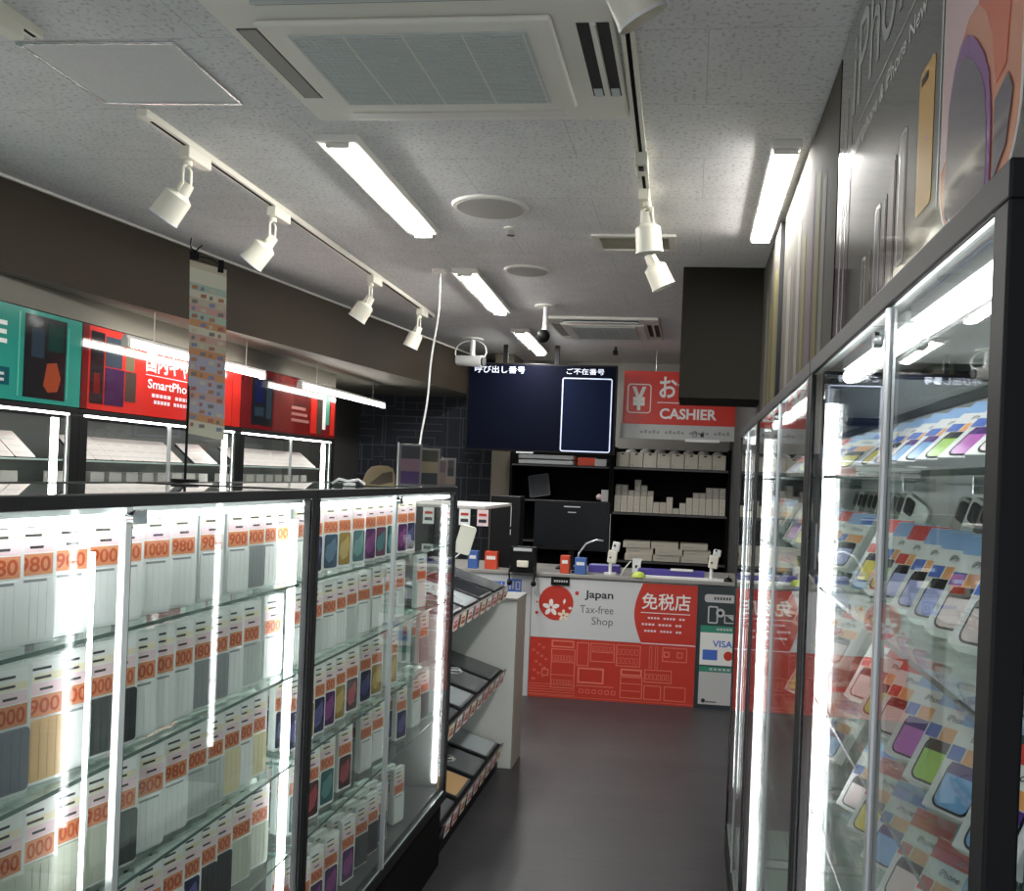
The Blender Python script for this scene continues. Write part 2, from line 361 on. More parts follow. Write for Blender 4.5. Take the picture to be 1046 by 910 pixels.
# air conditioner (near)
def cassette(label, x0, x1, y0, y1, gx0, gx1, gy0, gy1):
    t = thing('air_conditioner', label, 'air conditioner', ((x0+x1)/2, (y0+y1)/2, CZ), group='ceiling air conditioners')
    ox, oy = (x0+x1)/2, (y0+y1)/2
    def X(v): return v-ox
    def Y(v): return v-oy
    p = MB()
    p.box((X(x0),Y(y0),-0.022),(X(x1),Y(y1),0), ACP)
    p.build('panel', t, bevel=0.01, seg=3)
    # raised inner rim round the grille
    MB().box((X(gx0)-0.07,Y(gy0)-0.05,-0.040),(X(gx1)+0.07,Y(gy1)+0.05,-0.0222), ACP).build('grille_frame', t, bevel=0.012, seg=3)
    g = MB(); g.box((X(gx0),Y(gy0),-0.0440),(X(gx1),Y(gy1),-0.0402), ACG)
    nx, ny = 36, 26
    for i in range(nx):
        a = X(gx0)+(gx1-gx0)*(i+0.5)/nx; g.box((a-0.002,Y(gy0)+0.004,-0.0468),(a+0.002,Y(gy1)-0.004,-0.0441), ACP if i % 9 == 8 else ACG)
    for i in range(ny):
        a = Y(gy0)+(gy1-gy0)*(i+0.5)/ny; g.box((X(gx0)+0.004,a-0.002,-0.0464),(X(gx1)-0.004,a+0.002,-0.0441), ACG)
    g.build('grille', t)
    # side outlets
    GG = mat('outlet_vane_grey',(0.30,0.29,0.26),0.5)
    v = MB(); v.box((X(x0)+0.035,Y(gy0),-0.026),(X(x0)+0.085,Y(gy1)-0.01,-0.0222), GG); v.box((X(x0)+0.030,Y(gy0)-0.004,-0.0235),(X(x0)+0.090,Y(gy1)-0.004,-0.0221), SLOT)
    v.build('air_vane', t)
    v = MB()
    v.box((X(x1)-0.095,Y(gy0)+0.0,-0.0235),(X(x1)-0.062,Y(gy1)-0.0,-0.0221), SLOT)
    v.box((X(x1)-0.060,Y(gy0),-0.0300),(X(x1)-0.046,Y(gy1),-0.0221), ACP)
    v.box((X(x1)-0.044,Y(gy0),-0.0235),(X(x1)-0.012,Y(gy1)-0.0,-0.0221), SLOT)
    v.box((X(x1)-0.090,Y(gy1)-0.05,-0.0262),(X(x1)-0.066,Y(gy1),-0.0236), ACG)
    v.box((X(x1)-0.040,Y(gy1)-0.05,-0.0262),(X(x1)-0.016,Y(gy1),-0.0236), ACG)
    v.build('air_outlet', t)
    v = MB(); v.box((X(gx0)-0.03,Y(y0)+0.035,-0.0235),(X(gx1)+0.03,Y(y0)+0.105,-0.0221), SLOT)
    v.box((X(gx0)-0.03,Y(y0)+0.075,-0.034),(X(gx1)+0.03,Y(y0)+0.084,-0.0236), ACG); v.build('air_outlet', t)
    MB().box((X(gx0)-0.03,Y(y1)-0.075,-0.0262),(X(gx1)+0.03,Y(y1)-0.035,-0.0222), WHITE).build('air_vane', t, bevel=0.003)
    return t
cassette('large cream air conditioner panel with grey square grille, nearest the camera', -1.25, -0.235, 1.97, 2.79, -1.08, -0.455, 2.19, 2.61)
cassette('far air conditioner panel seen edge-on above the screen and cashier sign', -1.10, -0.27, 6.30, 7.25, -0.93, -0.45, 6.50, 7.05)

# inspection hatch
t = thing('ceiling_hatch', 'square inspection hatch with thin silver frame in the ceiling, upper left', 'ceiling hatch', (-1.69, 2.48, CZ), (0,0,0.03))
SILV = mat('silver_trim',(0.75,0.75,0.75),0.25,0.9)
MB().box((-0.222,-0.192,-0.004),(0.222,0.192,0), mat('hatch_panel',(0.70,0.69,0.69),0.85,noise=(60,0.08))).build('panel', t)
f = MB()
for a, b in (((-0.232,-0.202),(0.232,-0.193)),((-0.232,0.193),(0.232,0.202)),((-0.232,-0.193),(-0.223,0.193)),((0.223,-0.193),(0.232,0.193))):
    f.box((a[0],a[1],-0.008),(b[0],b[1],0), SILV)
f.build('frame', t, bevel=0.002)

# round covers, sprinkler, rectangular vent
def round_cover(label, x, y, r):
    t = thing('ceiling_cover', label, 'ceiling cover', (x,y,CZ), group='round ceiling covers')
    MB().cyl((0,0,-0.010),(0,0,0), r*1.0, WHITE, 40, r2=r*1.04).build('rim', t)
    MB().cyl((0,0,-0.0125),(0,0,-0.0102), r*0.90, mat('cover_grey',(0.42,0.40,0.38),0.6), 40).build('speaker_mesh', t)
round_cover('larger round cover in the ceiling, nearer the air conditioner', -0.905, 3.76, 0.160)
round_cover('smaller round cover in the ceiling, farther toward the screen', -0.96, 4.92, 0.125)
tag(MB().cyl((0,0,-0.004),(0,0,0),0.035,WHITE,20).cyl((0,0,-0.03),(0,0,-0.0042),0.012,CHROME,12).cyl((0,0,-0.034),(0,0,-0.0302),0.02,CHROME,12).build('sprinkler', loc=(-0.882,4.09,CZ)),
    'tiny fire sprinkler head on the ceiling between the two round covers', 'sprinkler')
t = thing('ceiling_vent', 'rectangular beige vent in the ceiling behind the right spotlights', 'vent', (-0.315,4.31,CZ))
VB = mat('vent_beige',(0.36,0.34,0.26),0.5)
f = MB(); f.box((-0.20,-0.14,-0.012),(0.20,-0.11,0),WHITE).box((-0.20,0.11,-0.012),(0.20,0.14,0),WHITE).box((-0.20,-0.11,-0.012),(-0.165,0.11,0),WHITE).box((0.165,-0.11,-0.012),(0.20,0.11,0),WHITE); f.build('frame', t)
f = MB(); f.box((-0.165,-0.11,-0.003),(0.165,0.11,0),VB)
for i in range(9): f.box((-0.165,-0.1+i*0.0245,-0.008),(0.165,-0.1+i*0.0245+0.006,-0.0031),VB)
f.build('louvre', t)
tag(MB().cyl((0,0,-0.02),(0,0,0),0.045,WHITE,24,r2=0.05).build('ceiling_rose', loc=(-1.47,4.95,CZ)), 'small round white ceiling fitting where the white cable comes down', 'ceiling fitting')  # ceiling rose that the hanging white cable drops from

# tracks and spotlights
def track(label, x0, y0, x1, y1):
    L_ = math.hypot(x1-x0, y1-y0); a = math.atan2(y1-y0, x1-x0) - PI/2
    t = thing('spotlight_track', label, 'light track', (x0,y0,CZ), (0,0,a), 'spotlight tracks')
    MB().box((-0.018,0,-0.022),(-0.006,L_,0),CREAM).box((0.006,0,-0.022),(0.018,L_,0),CREAM).box((-0.006,0,-0.008),(0.006,L_,0),CREAM).build('rail', t)
    MB().box((-0.0058,0.01,-0.0225),(0.0058,L_-0.01,-0.009), BLACKM).build('slot', t)
    MB().box((-0.019,-0.05,-0.026),(0.019,0.0,0),CREAM).build('end_feed', t, bevel=0.003)
track('long white track along the left ceiling with four spotlights', -1.835, 2.77, -1.93, 6.35)
track('short white track end at the top left edge, before the hatch', -1.80, 1.3, -1.805, 2.22)
track('white track with spotlights on the right half of the ceiling', -0.19, 1.3, -0.235, 4.15)
def spotlight(label, x, y, d, side=-1, drop=0.13):
    """adapter under the track, a stem, a yoke and a tapered head that points along d"""
    t = thing('spotlight', label, 'spotlight', (x, y, CZ-0.022), group='white track spotlights')
    MB().box((-0.021,-0.075,-0.042),(0.021,0.075,0),CREAM).build('adapter', t, bevel=0.004)
    d = Vector(d).normalized()
    q = Vector((side*0.018, 0, -0.055)); MB().cyl((side*0.012,-0.03,-0.060),(side*0.012,-0.03,-0.042),0.017,CREAM,16).build('swivel', t)
    p = Vector((side*0.012,-0.03,-drop))
    hx = d.cross(Vector((0,0,1))).normalized() * 0.031
    y_ = MB()
    top = Vector((side*0.012,-0.03,-0.062))
    for sg in (-1,1):
        w = hx*sg
        y_.tubepath([top+w*0.4, top+w+Vector((0,0,-0.008)), p+w, p+w+d*0.035], 0.0055, CREAM, 8)
    y_.build('yoke', t)
    h = MB()
    b0 = p + d*0.0; h.cyl(b0-d*0.010, b0+d*0.035, 0.024, CREAM, 20, r2=0.029)
    h.cyl(b0+d*0.035, b0+d*0.050, 0.029, CREAM, 20, r2=0.050)
    h.cyl(b0+d*0.050, b0+d*0.145, 0.050, CREAM, 24, r2=0.053, caps=False)
    h.build('head', t)
    l = MB(); l.cyl(b0+d*0.115, b0+d*0.118, 0.0485, mat('lamp_glass',(0.9,0.88,0.8),0.2,coat=0.5), 24); l.cyl(b0+d*0.139,b0+d*0.1465,0.0545,WHITEP,24,r2=0.0545,caps=False); l.build('lamp_face', t)
    return t
spotlight('white spotlight on the left track, nearest the camera', -1.843, 3.06, (-0.50,-0.05,-0.75))
spotlight('second white spotlight along the left track', -1.861, 3.76, (-0.60,-0.05,-0.75))
spotlight('third white spotlight along the left track', -1.896, 5.06, (-0.45,-0.05,-0.75))
spotlight('fourth and farthest white spotlight on the left track, by the hanging cable', -1.922, 6.08, (-0.35,0.0,-0.85))
spotlight('white spotlight cut off by the left edge of the picture', -1.803, 2.07, (-0.3,-0.3,-0.8))
spotlight('white spotlight cut off by the top edge beside the air conditioner', -0.215, 1.80, (0.45,0.25,-0.80), 1, 0.07)
spotlight('nearer of the two white spotlights hanging on the right track', -0.226, 3.52, (0.10,0.10,-0.90), 1, 0.09)
spotlight('farther of the two white spotlights on the right track, before the beige vent', -0.232, 4.02, (0.42,0.10,-0.85), 1, 0.13)
tag(MB().box((-0.022,-0.06,-0.045),(0.022,0.06,0),CREAM).box((-0.01,-0.045,-0.052),(0.01,-0.01,-0.0452),BLACK).build('track_feed_box', loc=(-0.215,3.12,CZ-0.022), bevel=0.003), 'small white feed box with a black socket on the right track', 'track adapter')

# cameras
t = thing('security_camera', 'white and black security camera on a stem in front of the black screen', 'security camera', (-1.02,5.94,CZ), group='ceiling security cameras')
MB().cyl((0,0,-0.012),(0,0,0),0.075,WHITE,28).build('mounting_plate', t)
MB().cyl((0,0,-0.15),(0,0,-0.0122),0.017,WHITEP,16,r2=0.014).sphere((0,0,-0.158),0.022,WHITEP).build('stem', t)
MB().cyl((0,0.05,-0.19),(0,-0.05,-0.205),0.034,WHITEP,20).build('body', t)
MB().sphere((0,-0.055,-0.215),0.045,BLACK).build('lens_dome', t)
t = thing('security_camera', 'white security camera with looped cable beside the left corner of the screen', 'security camera', (-1.90,7.45,CZ), group='ceiling security cameras')
MB().cyl((0,0,-0.012),(0,0,0),0.09,WHITE,28).build('mounting_plate', t)
MB().cyl((0,0,-0.17),(0,0,-0.0122),0.022,WHITEP,16).build('stem', t)
MB().cyl((-0.13,0,-0.19),(0.10,-0.04,-0.20),0.042,WHITEP,20,r2=0.05).build('body', t)
MB().cyl((0.1,-0.04,-0.2),(0.115,-0.043,-0.2005),0.04,BLACK,20).build('lens', t)
c = MB()
c.tubepath([(-0.02+0.13*math.sin(a)*-1,0.0,-0.10+0.10*math.cos(a)-0.02) for a in [i*PI/10*1.1 for i in range(11)]],0.005,WHITEP)
c.tubepath([(0.02+0.10*math.sin(a),0.0,-0.11+0.09*math.cos(a)) for a in [i*PI/10*1.1 for i in range(11)]],0.005,WHITEP)
c.build('cable', t)
# hanging white cable
pts = []
for i in range(41):
    k = i/40; z = CZ-0.02-k*(CZ-0.02-1.12)
    pts.append((-1.47+0.012*math.sin(k*9)+0.02*math.sin(k*17)*k-0.03*k, 4.95-0.2*k, z))
tag(MB().tubepath(pts,0.0055,WHITEP).build('power_cable'), 'wavy white cable hanging from the ceiling down behind the picture stands', 'cable')

# ================================================================== POSTERS ON THE RIGHT
def wpt(y, z, y0, z0): return (-(y-y0), z-z0)
PBM = mat('poster_grey_satin', (0.07,0.065,0.055), 0.85, spec=0.05)
PB = mat('poster_grey', (0.10,0.098,0.092), 0.10, coat=0.8)
PO = mat('poster_orange_red', (0.85,0.20,0.10), 0.12, coat=0.8)
PO2 = mat('poster_light_orange', (0.85,0.36,0.22), 0.12, coat=0.8)
PPINK = mat('poster_pink_white', (0.86,0.62,0.62), 0.12, coat=0.8)
PPUR = mat('poster_purple', (0.30,0.10,0.36), 0.12, coat=0.8)
PGRV = mat('poster_grey_violet', (0.17,0.14,0.18), 0.12, coat=0.8)
PWH = mat('poster_white_line', (0.80,0.79,0.76), 0.2)
PYEL = mat('poster_yellow', (0.85,0.47,0.08), 0.12, coat=0.8)
PGOLD = mat('poster_dull_gold', (0.22,0.18,0.06), 0.12, coat=0.8)
PMAU = mat('poster_mauve', (0.19,0.12,0.17), 0.12, coat=0.8)
PMAU2 = mat('poster_pale_mauve', (0.27,0.20,0.23), 0.12, coat=0.8)
PSIL = mat('poster_silver', (0.50,0.50,0.48), 0.2)
XR = 0.37
def rposter(name, label, y_near, y_far):
    t = thing(name, label, 'poster', (XR, (y_near+y_far)/2, 1.81), group='glossy posters above the right showcases')
    t['o'] = 0
    MB().box((-0.018,-(y_far-y_near)/2,0),(0,(y_far-y_near)/2,CZ-1.83), PB if y_near < 2 else PBM, edge=BLACK, edge_axis=0).build('poster_board', t)
    return t
# near poster: large phone, row of small phones, lettering
y0, y1 = 1.02, 2.39
t = rposter('wall_poster','nearest glossy poster with a large orange and purple phone and white lettering', y0, y1); cyy = (y0+y1)/2
del t['o']
OR = (-0.0185,0,0)
def R2(y, z): return (-(y-cyy), z-1.81)
def rp(mb, pts, lay, m): mb.poly([R2(*p) for p in pts], FR, (-0.0182-lay*0.0006,0,0), 0.0005, m)
b = MB()
# large phone: body outline, orange top, purple bubble
def rr(mb, ya, yb, z0_, z1_, r, lay, m):
    a = R2(yb, z0_); c = R2(ya, z1_); mb.rrect(a[0],a[1],c[0],c[1],r,FR,(-0.0182-lay*0.0006,0,0),0.0005,m,n=9)
rr(b, 1.045, 1.385, 1.90, 2.66, 0.115, 0, PWH)
rr(b, 1.052, 1.378, 1.907, 2.653, 0.108, 1, PO2)
rp(b, [(1.378,2.65),(1.378,2.02),(1.33,2.05),(1.32,2.14),(1.295,2.175),(1.262,2.195),(1.20,2.193),(1.19,2.30),(1.25,2.45),(1.30,2.65)], 2, PPINK)
rp(b, [(1.262,2.65),(1.10,2.65),(1.085,2.45),(1.085,2.20),(1.10,2.06),(1.135,2.05),(1.155,2.12),(1.185,2.165),(1.215,2.19),(1.215,2.30),(1.24,2.45)], 3, PO)
bub = [(1.345,1.95),(1.346,2.02),(1.338,2.105),(1.316,2.151),(1.290,2.172),(1.262,2.174),(1.224,2.150),(1.186,2.113),(1.163,2.079),(1.150,2.03),(1.146,1.979),(1.146,1.93),(1.20,1.91),(1.30,1.915)]
rp(b, bub, 4, PPUR)
cb = (1.25, 1.97)
rp(b, [(cb[0]+(y-cb[0])*0.90+0.004, cb[1]+(z-cb[1])*0.86) for y, z in bub], 5, PGRV)
rp(b, [(1.136,2.03),(1.09,2.045),(1.072,2.02),(1.09,1.96),(1.135,1.93)], 4, PGRV)
b.build('phone_picture', t)
b = MB(); rp(b, [(1.400,2.66),(1.396,2.66),(1.396,1.98),(1.400,1.98)], 1, PWH); b.build('phone_edge', t)
b = MB()
b.text('iPhone', -(2.20-cyy), 2.44-1.81, 0.72, 0.20, FR, (-0.0190,0,0), 0, PSIL, 0.0)
b.build('headline', t)
MB().rect(*R2(2.12,2.392), *R2(1.50,2.397), FR, (-0.0185,0,0), 0.0003, PSIL).build('underline', t)
b = MB(); b.text('Smartphone & iPhone New', -(2.20-cyy), 2.325-1.81, 0.70, 0.045, FR, (-0.0190,0,0), 0, PWH, 0.01); b.build('sub_headline', t)
def small_phone(ya, yb, z0_, z1_, m, m2=None, par=None):
    b = MB(); a = R2(ya, z0_); c = R2(yb, z1_)
    b.rrect(min(a[0],c[0]),a[1],max(a[0],c[0]),c[1],0.012,FR,(-0.0185,0,0),0.0004,m)
    if m2: b.rrect(min(a[0],c[0])+0.008,a[1]+0.008,max(a[0],c[0])-0.008,c[1]-0.008,0.008,FR,(-0.0190,0,0),0.0004,m2)
    b.build('phone_picture', par)
small_phone(1.435,1.53,2.0,2.236,PYEL,None,t)
b = MB(); b.rect(*R2(1.515,2.212), *R2(1.475,2.224), FR, (-0.0195,0,0), 0.0003, BLACK); b.disc(*R2(1.465,2.11),0.005,FR,(-0.0195,0,0),0.0003,PO2); b.build('camera_bump', t)
small_phone(1.61,1.665,1.95,2.19,PSIL,PMAU2,t)
small_phone(1.69,1.745,1.93,2.17,PMAU2,PMAU,t)
small_phone(1.76,1.80,1.92,2.12,PMAU2,PMAU,t)
small_phone(1.82,1.87,1.92,2.12,PSIL,PGRV,t)
small_phone(1.90,1.94,1.88,2.05,PMAU2,PGOLD,t)
small_phone(1.96,2.00,1.88,2.05,PSIL,PB,t)
b = MB()
for ya, yb, mm in ((2.38,2.35,PMAU),(2.35,2.33,PMAU2),(2.325,2.31,PSIL),(2.30,2.27,PMAU2),(2.26,2.25,PSIL),(2.235,2.20,PMAU)): b.rect(*R2(ya,1.83), *R2(yb,2.52), FR, (-0.0185,0,0), 0.0003, mm)
b.build('phone_side_picture', t)
# middle poster and far poster
for nm, ya, yb, lab in (('wall_poster',2.41,3.80,'middle glossy grey poster with faint gold phones, left of the black seam'),):
    t = rposter(nm, lab, ya, yb); del t['o']; cyy = (ya+yb)/2
    b = MB()
    PFA = [mat('poster_soft_'+q, c, 0.85, spec=0.05) for q, c in (('gold',(0.11,0.095,0.04)),('mauve',(0.09,0.07,0.075)),('silver',(0.12,0.115,0.10)))]
    for a_, c_, mm, zt in ((2.60,2.68,PGOLD,2.45),(2.72,2.80,PMAU,2.5),(2.86,2.98,PGOLD,2.55),(3.05,3.12,PSIL,2.4),(3.2,3.3,PMAU2,2.5),(3.4,3.46,PB,2.4),(3.5,3.62,PMAU,2.4)):
        a = R2(a_,1.84); c = R2(c_,zt); b.rrect(min(a[0],c[0]),a[1],max(a[0],c[0]),c[1],0.02,FR,(-0.0185,0,0),0.0004,PFA[int(a_*10)%3])
    b.build('phone_picture', t)
XR = 0.358
t = rposter('wall_poster', 'farthest glossy grey poster, ending at the dark dropped box', 3.88, 4.78); del t['o']; cyy=(3.88+4.78)/2
b = MB()
for a_, c_, mm, zt in ((3.95,4.1,PMAU,2.5),(4.2,4.3,PGRV,2.4),(4.42,4.5,PSIL,2.5)):
    a = R2(a_,1.84); c = R2(c_,zt); b.rrect(min(a[0],c[0]),a[1],max(a[0],c[0]),c[1],0.02,FR,(-0.0185,0,0),0.0004,PFA[int(a_*10)%3])
b.build('phone_picture', t)

# ================================================================== RIGHT SHOWCASES
RX, RD = 0.20, 0.61
def rcase(label, y0, y1, ymid, shelves, tube_y, strips):
    t = thing('glass_showcase', label, 'showcase', (RX, y0, 0), group='tall showcases on the right')
    P = 0.03; L_ = y1-y0; D = RD-RX
    f = MB()
    for yy in (0, L_-P):
        f.box((0,yy,0.10),(0.022,yy+P,1.745), DARK); f.box((D-0.022,yy,0.10),(D,yy+P,1.745), DARK)
    f.box((0,0,1.745),(0.022,L_,1.772), DARK); f.box((D-0.022,0,1.745),(D,L_,1.772), DARK)
    f.box((0.022,0,1.745),(D-0.022,0.022,1.772), DARK); f.box((0.022,L_-0.022,1.745),(D-0.022,L_,1.772), DARK)
    f.build('frame', t, bevel=0.002)
    MB().box((0,0,0),(D,L_,0.10), BLACK).build('plinth', t, bevel=0.003)
    MB().box((0.0221,P+0.0001,0.1001),(D-0.0221,L_-P-0.0001,0.118), WHITEP).build('deck', t)
    MB().box((D-0.0218,P,0.119),(D-0.016,L_-P,1.744), mat('back_board',(0.30,0.30,0.31),0.3,0.2)).build('back_panel', t)
    MB().box((0.023,0.023,1.757),(D-0.023,L_-0.023,1.762), GLASS, edge=GEDGE, edge_axis=2).build('top_glass', t)
    for a, b_ in ((P, ymid-y0-0.006), (ymid-y0+0.006, L_-P)):
        MB().box((0.004,a,0.13),(0.008,b_,1.744), GLASS, edge=GEDGE_L, edge_axis=0).build('door_glass', t)
    MB().box((0.001,ymid-y0-0.006,0.118),(0.011,ymid-y0+0.006,1.744), ALU).build('door_edge', t)
    MB().box((0.030,0.008,0.13),(D-0.023,0.012,1.744), GLASS, edge=GEDGE, edge_axis=1).build('side_glass', t)
    for z in shelves:
        MB().box((0.020,P+0.002,z-0.006),(D-0.024,L_-P-0.002,z), SHELFG, edge=GEDGE, edge_axis=2).build('glass_shelf', t)
        b = MB()
        for yy in (P+0.06, L_/2, L_-P-0.06): b.box((D-0.10,yy-0.004,z-0.022),(D-0.024,yy+0.004,z-0.0065), CHROME)
        b.build('shelf_bracket', t)
    for a, b_ in strips:
        s_ = MB(); s_.box((0.024,a-y0,1.730),(0.050,b_-y0,1.7448), ALU); s_.build('lamp_holder', t)
        MB().cyl((0.034,a-y0+0.004,1.720),(0.034,b_-y0-0.004,1.720),0.0105,TUBE,14).build('light_strip', t)
    MB().cyl((0.030,tube_y-y0,0.30),(0.030,tube_y-y0,1.69),0.0105,TUBE,14).build('light_tube', t)
    MB().cyl((0.030,tube_y-y0,0.26),(0.030,tube_y-y0,0.30),0.0115,ALU,14).cyl((0.030,tube_y-y0,1.69),(0.030,tube_y-y0,1.715),0.0115,ALU,14).build('tube_socket', t)
    l = MB(); l.cyl((-0.006,ymid-y0+0.03,1.715),(0.0035,ymid-y0+0.03,1.715),0.009,CHROME,16); l.build('lock', t)
    return t
RSH = [1.57, 1.385, 1.20, 1.015, 0.83, 0.60, 0.36]
rcase('nearest tall glass showcase on the right with boxed phones under a bright strip', 0.612, 1.60, 0.985, RSH, 1.535, ((0.65,0.975),(1.00,1.40)))
rcase('second tall glass showcase on the right, between the two bright vertical tubes', 1.603, 2.86, 2.16, RSH, 2.79, ((1.72,2.12),(2.2,2.6)))
rcase('third and farthest tall glass showcase on the right, nearest the cashier counter', 2.863, 3.80, 3.33, RSH, 3.72, ((2.95,3.3),(3.36,3.65)))
# boxed phones with price cards
def card_cols(k):
    return {'blue':(LBLUE,BLUE),'red':(RED,RED),'violet':(LBLUE,BLUE)}[k]
PURP = mat('wallpaper_magenta',(0.62,0.18,0.60),0.25); SKY = mat('wallpaper_sky',(0.25,0.50,0.85),0.25); YEL = mat('wallpaper_yellow',(0.85,0.70,0.10),0.25)
LIME = mat('wallpaper_lime',(0.45,0.72,0.15),0.25); LAV = mat('wallpaper_lavender',(0.50,0.52,0.86),0.25); PALE = mat('wallpaper_pale_pink',(0.80,0.66,0.64),0.25)
DPUR = mat('wallpaper_violet_dark',(0.09,0.03,0.22),0.25)
def phone_box(head, wall, lean):
    """white box, lying back on a small easel; front is -Y local, width along X"""
    t = bpy.data.objects.new('phone_box', None); COL.objects.link(t); t.empty_display_size = 0.02
    R = Matrix.Rotation(-lean, 3, 'X'); w, h, d = 0.082, 0.150, 0.022
    F = R @ frame((1,0,0),(0,0,1))
    o0 = Vector((0,0,0))
    MB().box((-w/2,0,0),(w/2,d,h), WHITEP, R=R, o=(0,0,0.0185)).build('box', t, bevel=0.0015)
    st = MB(); st.box((-w/2+0.01,0.085,0.002),(w/2-0.01,0.089,0.055), GLASS); st.box((-w/2+0.01,-0.004,0.0),(w/2-0.01,0.089,0.0018), GLASS); st.build('clear_stand', t)
    c = MB(); o = Vector((0,0,0.0185)) + F @ Vector((0,0,0.0002))
    a, b_ = head
    c.rect(-w/2+0.001,0.066,w/2-0.001,h-0.001,F,o,0.0006,WHT)
    c.rect(-w/2+0.001,0.118,w/2-0.001,h-0.002,F,o,0.0010,a); c.rect(0.004,0.120,w/2-0.003,0.138,F,o,0.0014,b_)
    c.text('iPhone', -0.014,0.099,0.036,0.010,F,o+F@Vector((0,0,0.0012)),0,INK,0.01)
    c.rect(-w/2+0.004,0.068,w/2-0.004,0.090,F,o,0.0010,PCREAM); c.rect(-0.012,0.069,w/2-0.005,0.089,F,o,0.0013,mat('card_orange',(0.86,0.38,0.12),0.45))
    c.rect(-w/2+0.004,0.069,-0.015,0.089,F,o,0.0013,b_)
    c.build('price_card', t)
    p = MB()
    p.rrect(-0.029,-0.0,0.029,0.064,0.012,F,o+F@Vector((0,0.004,0)),0.0008,BLACK)
    p.rrect(-0.026,0.003,0.026,0.062,0.010,F,o+F@Vector((0,0.004,0)),0.0012,wall)
    p.rect(-0.026,0.050,0.026,0.066,F,o+F@Vector((0,0.001,0)),0.0014,DPUR if wall in (PURP,SKY) else BLACK)
    p.build('phone_picture', t)
    note_kids(t); t.hide_render = False
    return t
HB, HR = (LBLUE,BLUE), (mat('card_red',(0.75,0.06,0.05),0.45), RED)
PBX = {}
used = set()
def put_phone_box(head, wall, x, y, z, rz, label, group='boxed phones with price cards'):
    lean = 0.92 if z > 1.5 else 0.60
    k = (head is HB, wall.name, lean)
    if k not in PBX: PBX[k] = phone_box(head, wall, lean)
    p = PBX[k]
    if k not in used:
        used.add(k); p.location = (x,y,z); p.rotation_euler = (0,0,rz); p['label'] = label; p['category'] = 'boxed phone'; p['group'] = group
        o = p
    else: o = dup(p, label, (x,y,z), (0,0,rz), group)
    o.scale = (0.82,0.82,0.82)
    return o
wn = {PURP.name:'magenta', SKY.name:'sky blue', YEL.name:'yellow', LIME.name:'lime green', LAV.name:'lavender', PALE.name:'pale pink'}
SHN = ['top','second','third','fourth','fifth']
rz = -1.02
bays = [
 (0, 'near right showcase', [(0.86,HR,PALE),(0.955,HB,PURP),(1.05,HB,LIME),(1.145,HB,SKY),(1.24,HB,SKY),(1.34,HB,PALE),(1.44,HB,YEL)]),
 (1, 'near right showcase', [(0.80,HB,LAV),(0.89,HB,PALE),(0.98,HB,PALE),(1.065,HB,LAV),(1.15,HB,LAV),(1.24,HR,LAV),(1.33,HB,LIME),(1.44,HR,YEL)]),
 (2, 'near right showcase', [(0.85,HR,SKY),(0.96,HB,SKY),(1.05,HB,LIME),(1.15,HB,PURP),(1.25,HR,PALE),(1.34,HR,LIME),(1.45,HR,PALE)]),
 (3, 'near right showcase', [(0.95,HB,LAV),(1.06,HR,YEL),(1.16,HR,PALE),(1.27,HB,SKY),(1.38,HR,YEL),(1.48,HB,PALE)]),
 (0, 'middle right showcase', [(1.73,HB,YEL),(1.86,HB,SKY),(1.99,HR,PURP),(2.12,HB,PALE),(2.3,HB,LIME),(2.5,HR,LAV)]),
 (1, 'middle right showcase', [(1.72,HB,LAV),(1.85,HR,PALE),(1.98,HB,SKY),(2.12,HB,LIME),(2.3,HR,YEL),(2.5,HB,PURP)]),
 (2, 'middle right showcase', [(1.74,HR,PALE),(1.88,HB,LIME),(2.02,HB,PURP),(2.2,HB,SKY),(2.42,HB,PALE)]),
 (3, 'middle right showcase', [(1.76,HB,SKY),(1.92,HR,YEL),(2.08,HB,LAV),(2.3,HB,LIME)]),
 (1, 'far right showcase', [(2.98,HB,PALE),(3.15,HR,SKY),(3.32,HB,LIME),(3.5,HB,LAV)]),
 (2, 'far right showcase', [(3.0,HR,YEL),(3.18,HB,SKY),(3.36,HB,PURP),(3.55,HB,PALE)]),
]
for sh, nm, lst in bays:
    lst = sorted(lst, key=lambda q: q[0])
    for i, (y, hd, wl) in enumerate(lst):
        put_phone_box(hd, wl, 0.275, y, RSH[sh]+0.001, rz, '%s boxed phone with %s header, %s from near end, %s shelf, %s' % (wn[wl.name], 'red' if hd is HR else 'blue', ORD[i], SHN[sh], nm))
